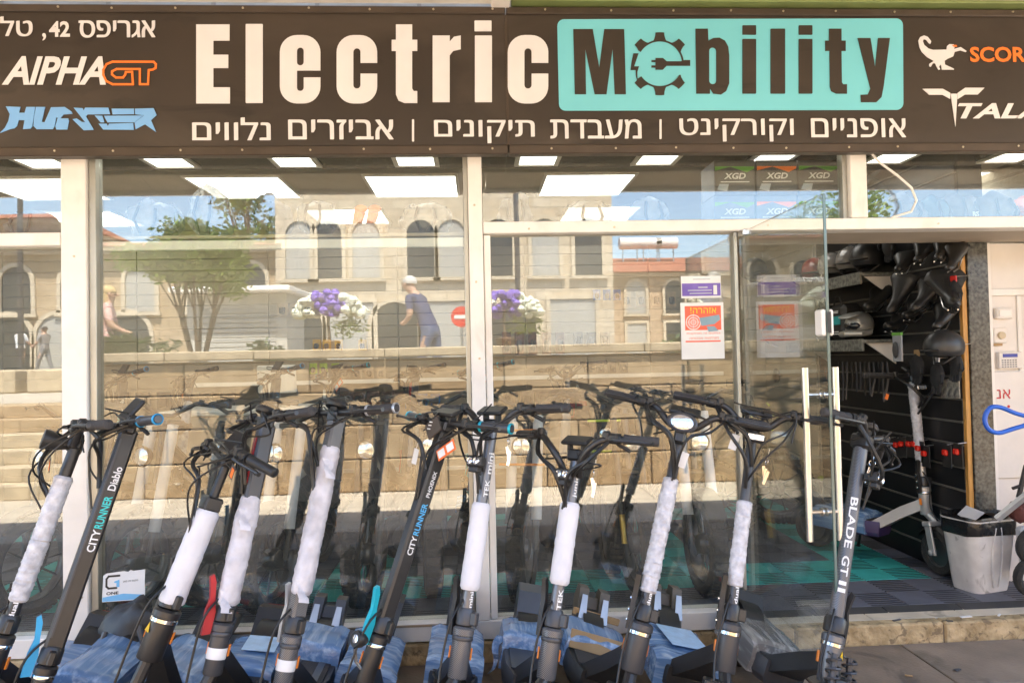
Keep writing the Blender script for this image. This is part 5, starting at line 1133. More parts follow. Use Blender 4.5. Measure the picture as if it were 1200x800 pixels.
for i, (yy, mm, lb) in enumerate(((1.10, (M_HBLK, M_HGRY), 'black helmet nearest on the upper granite shelf'), (1.30, (M_HGRY, M_HRED), 'grey and red helmet, second on the upper shelf'), (1.56, (M_HGRY, M_BLACK), 'grey helmet, third along the upper shelf'), (1.82, (M_HRED, M_HBLK), 'red helmet, fourth along the upper shelf'), (2.0, (M_HBLK, M_HRED), 'black and red helmet deep on the upper shelf'))):
    helmet(lb, (2.64, yy, 1.999), .115, mm, -60+i*8)
helmet('silver full face helmet on the lower granite shelf', (2.64, 1.22, 1.56), .10, (M_HSIL, M_HSIL), -65, True)
p = atx(1106, 405, 2.62); helmet('matte black round helmet hanging from a slatwall rail', (p.x, p.y, p.z-.07), .105, (M_HBLK, M_HBLK), -80)
for i, (px, py, yy) in enumerate(((880, 318, 2.9), (905, 392, 2.9), (918, 440, 2.9), (812, 385, 2.9))):
    p = at(px, py, yy); helmet('dark round helmet on the pale back wall, %s' % ('top one behind the door', 'middle one behind the door', 'lowest one behind the door', 'one left behind the notice')[i], (p.x, yy-.06, p.z-.08), .13, ((M_HBLK, M_HBLK), (M_HGRY, M_HGRY))[i % 2], 10, pos='helmets on the back wall')
# saddles
def saddle(label, c, s_, rot, mm=M_BLACK):
    t = thing('bike_saddle', label, 'saddle', c, 'saddles on the slatted wall'); t.rotation_euler = rot
    n = 14; ks = 13; vs = []; m = MB()
    for i in range(ks):
        u = i/(ks-1); y = (u-.5)*.27*s_; wd = (.030+.075*max(0, (u-.35)/.65)**1.3)*s_*(1 if u < .93 else .8); hh = (.035+.03*u)*s_*(1 if u < .95 else .75); zc = .03*s_*(2*u-1)**2
        if i == 0: wd *= .5; hh *= .5
        for j in range(n):
            a = 2*math.pi*j/n; x_ = math.cos(a)*wd; z_ = math.sin(a)*hh*(1 if math.sin(a) > 0 else .35)
            dip = -.018*s_*max(0, 1-abs(x_)/(wd*.45+1e-6)) if math.sin(a) > 0 and u > .3 else 0
            vs.append((x_, y, zc+z_+dip))
    m.add(vs, [(i*n+j, i*n+(j+1) % n, (i+1)*n+(j+1) % n, (i+1)*n+j) for i in range(ks-1) for j in range(n)]+[tuple(range(n-1, -1, -1)), tuple(range((ks-1)*n, ks*n))]); m.build('cover', mm, t, smooth=60)
    r2 = MB()
    for e in (-1, 1): r2.tube([(e*.02*s_, -.11*s_, -.01*s_), (e*.022*s_, -.03*s_, -.05*s_), (e*.022*s_, .05*s_, -.05*s_), (e*.035*s_, .11*s_, -.005*s_)], .004, 6)
    r2.build('saddle_rails', M_STEEL, t); return t
M_SAD = mat('saddle_vinyl', (.020, .019, .018), .42, var=.2, bump=.2)
for i, (px, py, off, s_, rot, lb) in enumerate((
    (1080, 298, .10, .85, (R(40), R(15), R(-40)), 'black saddle hanging top left with card backing'), (1104, 295, .10, .85, (R(40), R(15), R(-40)), 'black saddle hanging top right with card backing'),
    (1026, 355, .13, .95, (R(30), R(0), R(-60)), 'narrow black saddle, leftmost of the middle row'), (1054, 348, .12, 1.0, (R(60), R(10), R(-60)), 'black saddle, second of the middle row'), (1084, 350, .10, .95, (R(45), R(0), R(-70)), 'black saddle, third of the middle row'), (1112, 346, .12, 1.15, (R(38), R(0), R(-25)), 'large wide black saddle nearest the door jamb'),
    (1050, 382, .12, .9, (R(15), R(0), R(-60)), 'low black saddle above the green headed pack'))):
    p = atx(px, py, XS_-off); saddle(lb, p, s_, rot, M_SAD)
for i, px in enumerate((1087, 1109)):
    p = atx(px, 286, XS_-.05); tag(MB().box((0, 0, 0), (.006, .07, .10), None, .001).build('card_backing', M_CARD, None, p), 'brown card behind the hanging saddle, %s one' % ('left', 'right')[i], 'card', 'saddle cards')
# bags on the lower shelf
for i, px in enumerate((973, 991)):
    p = atx(px, 398, 2.62); t = thing('black_bag', 'black bag with turquoise label, %s one on the lower granite shelf' % ('left', 'right')[i], 'bag', (2.63, p.y, 1.519), 'bags on the lower shelf')
    MB().box((0, 0, .13), (.16, .2, .25), None, .03).build('body', M_BLACK, t); MB().box((-.082, 0, .14), (.004, .13, .06), None, .001).build('label', mat('turquoise_label', (.02, .32, .33), .5), t); MB().tube([(-.06, -.05, .25), (-.06, -.03, .31), (-.06, .03, .31), (-.06, .05, .25)], .006, 6).build('handle', M_BLACK, t)
    q = MB()
    for zz in (.195, .205, .06, .045): q.box((-.0815, 0, zz), (.003, .08, .006))
    q.build('print', M_PAPER, t)
# hanging straps, packs and rear lights
for i in range(12):
    px = 982+i*5.2; p = atx(px, 424, XS_-.12); L_ = rng.uniform(.17, .3)
    tag(MB().tube([p, p+Vector((rng.uniform(-.01, .01), 0, -L_*.5)), p+Vector((rng.uniform(-.015, .015), .01, -L_))], .007, 6).build('hanging_cable_lock', M_STD if i % 3 else M_CABLE), 'black cable hanging in a row under the lower granite shelf', 'cable lock', 'cables hanging under the shelf')
p = atx(1052, 408, 2.50); t = thing('blister_pack', 'grey blister pack with green header hanging under the shelf', 'pack', p)
MB().box((0, 0, 0), (.010, .085, .155), None, .002).build('card', mat('grey_card', (.30, .31, .34), .4, var=.2), t); MB().box((-.001, 0, .085), (.013, .09, .018), None, .001).build('header', mat('green_header', (.13, .36, .05), .5), t); MB().blob((-.015, 0, -.01), (.012, .025, .05), 10, 8).build('lamp', M_STD, t)
for i, (px, py) in enumerate(((1041, 521), (1052, 521), (1058, 520), (1067, 520), (1073, 520), (1078, 525), (1085, 531), (1110, 530), (1123, 529))):
    p = atx(px, py, XS_-.06); t = thing('rear_light_pack', 'red rear light in a dark pack hanging on the slatted wall', 'light pack', p, 'rear light packs on the slatwall')
    MB().box((.0, 0, -.02), (.006, .075, .13), None, .002).build('card', M_BLACK, t); MB().box((-.014, 0, .0), (.022, .036, .034), None, .006).build('light', mat('rear_light_red', (.62, .02, .012), .25, var=.1), t); MB().tube([(0, 0, .045), (.05, 0, .05)], .003, 5).build('hook', M_STEEL, t)
for i in range(3):
    p = atx(1107+i*7, 455, XS_-.06); tag(MB().box((0, 0, 0), (.008, .05, .11), None, .002).build('small_parts_bag', mat('clear_parts_bag', (.35, .33, .28), .25, col2=(.08, .08, .08), vscale=35)), 'small clear bag of metal parts on a rail, %s of three' % ('left', 'middle', 'right')[i], 'parts bag', 'parts bags'); bpy.data.objects[-1] if False else None
    C.objects[-1].location = p
for i, (px, py, off, s_, rot, lb) in enumerate(((1104, 376, .10, .8, (R(35), 0, R(-55)), 'black saddle low beside the wood edge'), (1070, 368, .11, .8, (R(20), 0, R(-60)), 'black saddle tucked under the middle row'), (1118, 306, .10, .75, (R(45), 0, R(-55)), 'black saddle at the top beside the wood edge'), (1058, 312, .14, .8, (R(30), 0, R(-50)), 'black saddle over the grey helmets'))):
    p = atx(px, py, XS_-off); saddle(lb, p, s_, rot, M_SAD)
M_GLV = mat('black_fabric', (.016, .016, .017), .85, var=.3)
for i, (px, py) in enumerate(((1000, 288), (1012, 287), (1026, 287), (1042, 288), (1120, 425), (1098, 440), (1075, 430), (1118, 345))):
    p = atx(px, py, XS_-.10); t = thing('glove_pack', 'black gloves hanging on the slatted wall, %s' % ('top row first from left', 'top row second', 'top row third', 'top row fourth', 'right of the round helmet', 'below the round helmet', 'left below the round helmet', 'behind the wide saddle')[i], 'gloves', p, 'gloves on the slatted wall')
    MB().blob((0, 0, 0), (.03, .05, .075), 10, 8, wob=.35, seed=i).build('palm', M_GLV, t, smooth=70); m = MB()
    for k in range(4): m.tube([(0, -.03+k*.02, -.05), (-.01, -.033+k*.022, -.10-.008*(k in (1, 2)))], [.011, .008], 6)
    m.tube([(-.0, -.04, .0), (-.02, -.065, -.04)], [.012, .009], 6); m.build('fingers', M_GLV, t); MB().box((0, 0, .085), (.008, .05, .04), None, .002).build('header_card', (PCK := (M_CARD, M_REFR, M_GREYL))[i % 3], t); MB().tube([(0, 0, .10), (.09, 0, .105)], .003, 5).build('hook', M_STEEL, t)
# ------------------------------------------------------------------ fat tyre electric bikes behind the glass
def ebike(label, X, Y, yaw, forkm, wrapf=False, band=None, lean=0, spoke=False):
    t = thing('electric_bike', label, 'bicycle', (X, Y, .103), 'fat tyre bikes inside the window'); t.rotation_euler = (0, R(lean), R(yaw))
    r, wd = .275, .10
    for nm, yy in (('front', 0), ('rear', 1.08)):
        m = MB().lathe([(r*.74, -wd*.36), (r*.84, -wd*.52), (r*.94, -wd*.46), (r, -wd*.2), (r, wd*.2), (r*.94, wd*.46), (r*.84, wd*.52), (r*.74, wd*.36)], (0, yy, r), (1, 0, 0), 40); m.f = [f for f in m.f if len(f) == 4]
        tread = MB()
        if nm == 'front':
            for i in range(44):
                a = 2*math.pi*i/44; 
                for e in (-.62, 0, .62): tread.box((e*wd*.42, yy+math.cos(a)*r*1.003, r+math.sin(a)*r*1.003), (wd*.24, .024, .016), Matrix.Rotation(a-math.pi/2+(0 if e else .07), 3, 'X'))
            m.add(tread.v, tread.f)
        m.build('tyre', M_TYRE, t)
        rm = MB(); rm.ring((0, yy, r), (1, 0, 0), r*.72, .012, 36, 8, 2.5); rm.lathe([(.05, -.04), (.06, -.02), (.06, .02), (.05, .04)], (0, yy, r), (1, 0, 0), 16); 
        for i in range(10):
            a = 2*math.pi*i/10; rm.tube([(0, yy+math.cos(a)*.05, r+math.sin(a)*.05), (0, yy+math.cos(a)*r*.72, r+math.sin(a)*r*.72)], .006, 5)
        rm.build('wheel_rim', M_RIM, t)
    for e in (-1, 1):
        fk = MB().tube([(e*.075, 0, r), (e*.075, .10, .62)], [.016, .018], 10).build('fork_leg', forkm, t)
        MB().tube([(e*.075, .045, .43), (e*.075, .19, 1.0)], .021 if not wrapf else .03, 12).build('fork_tube', M_PINK if wrapf else M_STK, t)
    MB().box((0, .13, .66), (.20, .05, .03), None, .006).box((0, .19, .98), (.2, .05, .03), None, .006).build('fork_crown', M_STK, t)
    MB().tube([(0, .14, .66), (0, .21, 1.02)], .024, 10).build('head_tube', M_STK, t)
    MB().tube([(-.33, .34, 1.10), (-.2, .24, 1.12), (-.05, .21, 1.05), (.05, .21, 1.05), (.2, .24, 1.12), (.33, .34, 1.10)], .013, 10).build('handlebar', M_STK, t)
    for e in (-1, 1): MB().tube([(e*.22, .265, 1.12), (e*.345, .35, 1.097)], .018, 10).build('grip', M_GRIP, t); MB().tube([(e*.2, .22, 1.115), (e*.26, .2, 1.11), (e*.34, .27, 1.09)], .006, 6).build('brake_lever', M_STK, t)
    h = MB().lathe([(.025, -.06), (.05, -.03), (.06, 0), (.055, .012), (.05, .006)], (0, .04, .84), (0, -1, .1), 20).build('headlight', M_STK, t); MB().lathe([(.05, .005), (.03, .012), (0, .015)], (0, .04, .84), (0, -1, .1), 20).build('lens', M_LENS, h)
    MB().tube([(0, .2, .9), (0, .5, .62), (0, .72, .55)], [.035, .04, .035], 10).tube([(0, .16, .7), (0, .45, .42), (0, .72, .45)], [.035, .045, .04], 10).tube([(0, .72, .45), (0, .86, .85)], .02, 8).tube([(.06, .72, .5), (.06, 1.08, .275)], .016, 8).tube([(-.06, .72, .5), (-.06, 1.08, .275)], .016, 8).build('frame', M_STK, t)
    MB().box((0, .95, .90), (.2, .5, .09), None, .03).build('seat', M_BLACK, t)
    if band is not None: MB().box((0, .03, .74), (.26, .012, .014), None, .003).box((0, .05, .93), (.24, .012, .014), None, .003).build('strap', band, t)
    m = MB(); vs = []
    for i in range(9):
        a = R(40+100*i/8); vs += [(-wd*.5, -math.cos(a)*(r+.03), r+math.sin(a)*(r+.03)), (wd*.5, -math.cos(a)*(r+.03), r+math.sin(a)*(r+.03))]
    m.add(vs, [(2*i, 2*i+1, 2*i+3, 2*i+2) for i in range(8)]); m.add([Vector(v)+Vector((0, 0, .004)) for v in vs], [(2*i, 2*i+2, 2*i+3, 2*i+1) for i in range(8)]); m.build('mudguard', M_STK, t)
    return t
M_GOLD = mat('gold_fork', (.55, .34, .08), .3, metal=.7); M_NEON = mat('neon_strap', (.55, .75, .03), .5, var=.05); M_OST = mat('orange_strap', (.8, .25, .03), .5)
def wx(px, y=.5, py=640): return at(px, py, y).x
ebike('fat tyre bike with gold fork inside the window, left of the door', wx(748), .52, 4, M_GOLD)
ebike('fat tyre bike with foam wrapped fork beside the glass door', wx(823), .46, 0, M_STD, True)
ebike('fat tyre bike with neon straps behind the right pane', wx(716, .9), .92, -3, M_STD, False, M_NEON)
ebike('dark fat tyre bike just right of the mullion', wx(612), .48, -14, M_STD, True, M_OST)
ebike('dark fat tyre bike behind the long wrapped stem', wx(428), .50, -10, M_STK)
ebike('dark fat tyre bike left of the mullion', wx(505), .62, 6, M_STK)
ebike('fat tyre bike behind the loose white wrapping', wx(322), .46, -16, M_STK, True)
ebike('dark fat tyre bike deep at left of the big pane', wx(238), .62, -18, M_STK)
ebike('dark fat tyre bike next to the pillar', wx(160), .50, -20, M_STD, True)
ebike('dark fat tyre bike in the narrow left window', wx(30), .55, -16, M_STK)
# shop's own scooters behind the glass: copies of the row outside
for i, (src, px, yy, yw, lb) in enumerate(((1, 300, 1.35, 10, 'dark scooter inside, behind the thick foam sleeve'), (5, 372, 1.3, 6, 'dark scooter inside, behind the loose wrapped stem'), (3, 470, 1.35, 5, 'dark scooter inside, left of the mullion'), (5, 548, 1.4, 0, 'dark scooter inside, close beside the mullion'), (0, 195, 1.4, 12, 'dark scooter inside, near the big pane\'s left edge'), (6, 655, 1.45, -4, 'dark scooter inside, behind the split white sleeve'), (1, 110, 1.4, 14, 'dark scooter inside, half hidden by the pillar'))):
    o = copy_tree(SC[src]); o.location = (at(px, 600, yy).x, yy, .103); o.rotation_euler = (0, R(5), R(yw)); tag(o, lb, 'scooter', 'scooters inside the shop')
# ------------------------------------------------------------------ silver scooter in the doorway
p = atz(1098, 676, .103)
sv = scooter('silver scooter with white wrapped stem and blue deck parked in the doorway', None, None, dict(stem=M_GREYL, neckm=mat('silver_paint', (.50, .50, .50), .35, metal=.4), headm=MATS['silver_paint'], forkm=MATS['silver_paint'], deckm=mat('purple_paint', (.05, .03, .10), .4), steer=-30, r=.021, hr=.034, hz=.50, Ls=.66, bar='straight', light='bar', wrap=[(.22, .95, 'bubble', .029)], film='blue2', filmspan=(.36, .84), filmh=.05, dz=.25, rake=5, wheel=(.135, .085), fender='wedge', disp='slab', text=[], tags=[('stripe', -.2, .02, -.1)], lever=M_BLACK, dw=.24), fixed=(at(1091, 600, p.y+.16).x+.02, p.y+.05, .103, R(35), R(3)), group='scooters inside the shop')
# ------------------------------------------------------------------ waste bin
p = atz(1152, 694, .103); bx_, by_ = p.x+.045, p.y+.08
wbn = thing('waste_bin', 'scuffed white plastic waste bin lined with a black bag', 'bin', (bx_, by_, .103)); wbn.rotation_euler = (0, 0, R(14))
M_BIN = mat('scuffed_white_plastic', (.55, .53, .52), .5, col2=(.74, .72, .70), vscale=9, bump=.1)
marks(M_BIN, (.16, .15, .14), 11, .61, .68, (1, 1, .6), .65)
def rrect(w_, d_, rr, z, n=5):
    o = []
    for cx, cy, a0 in ((w_/2-rr, d_/2-rr, 0), (-w_/2+rr, d_/2-rr, 90), (-w_/2+rr, -d_/2+rr, 180), (w_/2-rr, -d_/2+rr, 270)):
        o += [(cx+rr*math.cos(R(a0+90*i/n)), cy+rr*math.sin(R(a0+90*i/n)), z) for i in range(n+1)]
    return o
def loft(rings, cap0=True, cap1=True):
    m = MB(); k = len(rings[0])
    for r0 in rings: m.v += [tuple(v) for v in r0]
    m.f = [(i*k+j, i*k+(j+1) % k, (i+1)*k+(j+1) % k, (i+1)*k+j) for i in range(len(rings)-1) for j in range(k)]
    if cap0: m.f.append(tuple(range(k-1, -1, -1)))
    if cap1: m.f.append(tuple(range((len(rings)-1)*k, len(rings)*k)))
    return m
loft([rrect(.25, .17, .05, 0), rrect(.262, .178, .05, .03), rrect(.335, .235, .06, .38), rrect(.345, .245, .06, .40), rrect(.325, .225, .055, .40), rrect(.25, .17, .05, .03)], True, True).build('bucket', M_BIN, wbn)
for e in (-1, 1):
    MB().tube([(e*.012+e*.025*math.sin(z*8), -.092-z*.075, z) for z in (.03, .1, .17, .24, .30, .36)], .0045, 6).build('moulded_rib', M_BIN, wbn)
bg_ = []
for z, g in ((.315, 1.035), (.33, 1.05), (.39, 1.055), (.415, 1.03), (.405, .93), (.36, .90)):
    bg_.append([(x_*(1+.02*noise.noise((x_*20, y_*20, z*30))), y_*(1+.03*noise.noise((x_*17, y_*20, z*40))), zz+.016*noise.noise((x_*14, y_*14, z*9))) for x_, y_, zz in rrect(.325*g, .228*g, .058, z)])
loft(bg_, False, True).build('bin_bag', mat('black_bag_film', (.015, .015, .016), .22, var=.3, bump=.6, bscale=30), wbn)
MB().add([(-.11, -.05, .38), (-.06, -.09, .44), (.02, -.08, .43), (.10, -.06, .385), (.09, .04, .40), (-.02, .05, .45), (-.1, .04, .41)], [(0, 1, 2, 3, 4, 5, 6)]).add([(-.11, -.05, .377), (-.06, -.09, .437), (.02, -.08, .427), (.10, -.06, .382), (.09, .04, .397), (-.02, .05, .447), (-.1, .04, .407)], [(6, 5, 4, 3, 2, 1, 0)]).build('paper_scrap', M_PAPER, wbn)
# folded cart with blue loop handle at the right edge
fc = thing('folded_cart', 'grey folded aluminium cart with blue loop handle at the right edge', 'cart', (2.75, .05, .0))
p0, q0 = at(1168, 608, .12), at(1215, 570, .02)
dv = (q0-p0).normalized(); wbuild(MB().tube([p0, q0], .018, 4), 'diagonal_arm', M_GREYL, fc)
pts = [at(px, py, -.12) for px, py in ((1205, 488), (1190, 484), (1172, 477), (1160, 478), (1154, 490), (1158, 502), (1170, 507), (1188, 502), (1205, 497))]
lp = []
for i in range(len(pts)-1):
    for k in range(4):
        t_ = k/4; a_, b_, c_, d_ = pts[max(i-1, 0)], pts[i], pts[i+1], pts[min(i+2, len(pts)-1)]; lp.append(.5*(2*b_+(c_-a_)*t_+(2*a_-5*b_+4*c_-d_)*t_*t_+(3*b_-a_-3*c_+d_)*t_**3))
wbuild(MB().tube(lp+[pts[-1]], .011, 10), 'loop_handle', mat('blue_handle', (.015, .10, .50), .35, var=.08), fc)
pe = pts[-1]; wbuild(MB().tube([pe+Vector((0, 0, .02)), pe+Vector((.10, .03, .0)), pe+Vector((.16, .06, -.4)), pe+Vector((.18, .08, -.95))], .02, 10), 'upright', M_GREYL, fc)
for px, py in ((1200, 676), (1203, 640)):
    p = at(px, py, .10); wbuild(MB().ring(p+Vector((.05, 0, 0)), (0, 1, .1), .085, .022, 24, 8).lathe([(.03, -.02), (.03, .02)], p+Vector((.05, 0, 0)), (0, 1, .1), 12), 'cart_wheel', M_TYRE, fc)
p = at(1193, 600, .20); wbuild(MB().blob(p+Vector((.03, .03, 0)), (.05, .05, .06), 12, 8, wob=.3), 'red_pad', mat('red_fabric', (.10, .03, .025), .8), fc)
p = at(1198, 640, .22); wbuild(MB().box(p+Vector((.05, 0, -.02)), (.13, .06, .26), Matrix.Rotation(R(-4), 3, 'Y'), .015), 'side_panel', M_BIN, fc)
p = at(1197, 565, .16); wbuild(MB().tube([p+Vector((-.02, 0, -.08)), p+Vector((.03, 0, .09))], .012, 8).tube([p+Vector((-.05, 0, -.03)), p+Vector((.05, 0, .0))], .009, 6), 'strut', M_STK, fc)
# ------------------------------------------------------------------ fittings on the white wall
def wallbox(nm, label, cat, x0, y0, x1, y1, d_, m, extra=None):
    a, b = at(x0, y1, .459), at(x1, y0, .459); t = thing(nm, label, cat, ((a.x+b.x)/2, .4585, a.z)); 
    wbuild(MB().span((a.x, .459-d_, a.z), (b.x, .4588, b.z), .005), 'case', m, t); return t, a, b
t, a, b = wallbox('switch_box', 'small white switch box on the wall above the keypad', 'switch', 1164, 361, 1182, 374, .03, M_WP); wbuild(MB().span((a.x+.012, .424, a.z+.015), (b.x-.012, .428, b.z-.012), .001), 'cover', M_ALU, t)
t, a, b = wallbox('doorbell', 'round beige bell push on a white plate beside the jamb', 'doorbell', 1163, 384, 1178, 402, .015, M_WP); wbuild(MB().lathe([(.022, 0), (.02, .014), (0, .017)], ((a.x+b.x)/2, .443, (a.z+b.z)/2), (0, -1, 0), 18), 'button', mat('beige_plastic', (.55, .45, .30), .5), t); wbuild(MB().span((a.x, .445, a.z-.016), (b.x-.03, .458, a.z-.003), .001), 'brown_tab', M_CARD, t)
t, a, b = wallbox('alarm_keypad', 'white alarm keypad with blue screen and grey keys', 'keypad', 1167, 412, 1194, 432, .03, M_WP)
wbuild(MB().span((a.x+.02, .4255, b.z-.03), (b.x-.035, .4285, b.z-.010), .001), 'screen', mat('blue_screen', (.02, .05, .35), .2), t)
for i in range(6):
    for j in range(4): wbuild(MB().span((a.x+.012+i*.016, .4265, a.z+.008+j*.0125), (a.x+.023+i*.016, .4285, a.z+.015+j*.0125), .0008), 'key', M_STG, t)
t, a, b = wallbox('white_cabinet', 'flat white cabinet with red lettering beside the jamb', 'cabinet', 1166, 434, 1215, 560, .02, M_WP)
p, q = at(1168, 467, .437), at(1184, 456, .437); m = MB(); text_on(m, heb('אנ'), (p.x, .437, p.z), (q.x-p.x, 0, 0), (0, 0, q.z-p.z)); wbuild(m, 'lettering', mat('red_print', (.50, .02, .03), .5, var=0), t, smooth=0)
p = at(1182, 476, .437); wbuild(MB().lathe([(.008, 0), (.008, .001)], (p.x, .437, p.z), (0, -1, 0), 12), 'red_dot', MATS['red_print'], t)
# ------------------------------------------------------------------ notices on the right pane
def onglass(px, py, Y=-.0035): p = at(px, py, Y); return p
nt_ = thing('warning_notice', 'white and red camera warning notice taped on the right pane', 'notice', onglass(823, 421))
def gl(x0, y0, x1, y1, nm, m, par, lift): a, b = onglass(x0, y1), onglass(x1, y0); return wbuild(MB().span((a.x, -.0028-lift-.0006, a.z), (b.x, -.0028-lift, b.z)), nm, m, par, smooth=0)
M_NRED = mat('notice_red', (.80, .13, .07), .5, var=.04); M_NYEL = mat('notice_yellow', (.85, .60, .03), .5, var=0); M_NBLU = mat('camera_grey_blue', (.22, .34, .42), .5, var=.1)
gl(799, 354, 847.5, 421, 'sheet', M_PAPER, nt_, 0); gl(803, 358, 844.5, 387, 'red_field', M_NRED, nt_, .001); gl(803.5, 398.5, 844.5, 401, 'red_line', M_NRED, nt_, .001)
def gtxt(s, x0, y0, x1, y1, m, par, lift, bold=.02): p, q = onglass(x0, y1), onglass(x1, y0); mb = MB(); text_on(mb, s, (p.x, -.0028-lift, p.z), (q.x-p.x, 0, 0), (0, 0, q.z-p.z), bold); return wbuild(mb, 'lettering', m, par, smooth=0)
gtxt(heb('אזהרה!'), 809, 359.5, 839, 367.5, M_NYEL, nt_, .0025, .0); gtxt(heb('במקום זה מותקנות'), 804.5, 389, 844, 392.5, M_NRED, nt_, .0015, 0); gtxt(heb('מצלמות אבטחה'), 808, 394, 842, 397.5, M_NRED, nt_, .0015, 0)
c = onglass(812.5, 377.5); m = MB()
for rr in (.036, .024, .012): m.ring((c.x, -.0045, c.z), (0, 1, 0), rr, .0022, 24, 4, .1)
m.span((c.x-.04, -.0052, c.z-.001), (c.x+.04, -.0047, c.z+.001)).span((c.x-.001, -.0054, c.z-.04), (c.x+.001, -.0049, c.z+.04)); wbuild(m, 'target_print', M_PAPER, nt_)
c = onglass(830, 377); m = MB().prism([(-.035, -.02), (-.045, .02), (.055, .035), (.06, .01), (.03, -.012)], .0008, Matrix.Translation((c.x, -.0052, c.z))).prism([(-.01, -.022), (.03, -.022), (.05, -.045), (.0, -.05)], .0008, Matrix.Translation((c.x, -.0052, c.z))); wbuild(m, 'camera_print', M_NBLU, nt_, smooth=0)
n2 = thing('purple_notice', 'white and purple notice taped above the camera warning', 'notice', onglass(822, 350)); gl(798.5, 323, 844.5, 349.5, 'sheet', M_PAPER, n2, 0); gl(799.5, 331.5, 844, 347, 'purple_field', mat('notice_purple', (.13, .08, .38), .5, col2=(.22, .14, .5), vscale=12), n2, .001)
m = MB()
for y0, x0, x1 in ((336.5, 818, 829), (340, 806, 834), (343.5, 808, 834), (327, 812, 832)): a, b = onglass(x0, y0+.9), onglass(x1, y0-.6); m.span((a.x, -.0056, a.z), (b.x, -.005, b.z))
wbuild(m, 'printed_lines', M_GREYL, n2, smooth=0); a, b = onglass(836, 345), onglass(840, 334); wbuild(MB().span((a.x, -.0056, a.z), (b.x, -.005, b.z)), 'phone_print', M_PAPER, n2, smooth=0)
# card sign standing between the scooters
gs = thing('card_sign', 'torn white card sign reading ONE beside the pillar', 'sign', at(145, 704, -.13)); rot = Matrix.Rotation(R(-4), 4, 'Y')
a = at(120, 705, -.13); b = at(170, 670, -.13); w_, h_ = b.x-a.x, b.z-a.z; M0 = Matrix.Translation((a.x, -.13, a.z)) @ Matrix.Rotation(R(-3), 4, 'Y') @ Matrix.Rotation(R(-8), 4, 'X')
def card(mb, nm, m): mb.v = [tuple(M0 @ Vector(v)) for v in mb.v]; return wbuild(mb, nm, m, gs, smooth=0)
card(MB().prism([(0, 0), (w_*.97, -.004), (w_, .02), (w_*.99, h_*.6), (w_, h_*1.0), (w_*.72, h_*.98), (w_*.66, h_*1.02), (w_*.6, h_*.96), (w_*.5, h_), (w_*.1, h_*.97), (.004, h_*.9)], .004), 'card', M_PAPER)
card(MB().prism([(0.002, .002), (w_*.96, 0.0), (w_*.97, .018), (w_*.5, .03), (.003, .02)], .001, Matrix.Translation((0, -.0045, 0))), 'blue_edge', mat('card_blue', (.15, .45, .75), .5))
def strokes(mb, pts, wd, y=-.0048):
    for (x0, z0), (x1, z1) in zip(pts, pts[1:]):
        d = Vector((x1-x0, 0, z1-z0)); L_ = d.length; ang = math.atan2(z1-z0, x1-x0); mb.box(((x0+x1)/2, y, (z0+z1)/2), (L_+wd*.8, .0006, wd), Matrix.Rotation(-ang, 3, 'Y'))
    return mb
k = h_/40
card(strokes(MB(), [(24*k, 34.5*k), (9*k, 34.5*k), (6*k, 31*k), (6*k, 21*k), (9*k, 18*k), (20*k, 18*k)], 2.8*k), 'letter', M_BLACK); card(MB().prism([(17*k, 27*k), (24*k, 29*k), (24*k, 19*k), (20*k, 19*k), (20*k, 25*k), (17*k, 25*k)], .001, Matrix.Translation((0, -.0045, 0))), 'blue_numeral', MATS['card_blue'])
m = MB(); text_on(m, 'ONE', (6*k, -.005, 9*k), (17*k, 0, 0), (0, 0, 4.2*k), .03); card(m, 'lettering', M_BLACK)
m = MB(); text_on(m, heb('מקום זה מוגן'), (29*k, -.005, 24*k), (21*k, 0, 0), (0, 0, 3.0*k)); card(m, 'lettering', M_BLACK)
bgk = thing('black_backpack', 'black backpack slumped under the torn white card sign', 'backpack', at(165, 760, -.16)); p = at(158, 735, -.19); bgk.location = (p.x, -.19, 0.0)
MB().blob((0, 0, .18), (.16, .10, .20), 18, 12, wob=.35, seed=3, cut=-.18).build('body', M_BLACK, bgk, smooth=70); MB().tube([(-.08, -.09, .30), (-.10, -.13, .2), (-.07, -.10, .08)], .012, 8).tube([(.06, -.09, .32), (.10, -.12, .22), (.08, -.1, .1)], .012, 8).build('strap', M_STD, bgk)
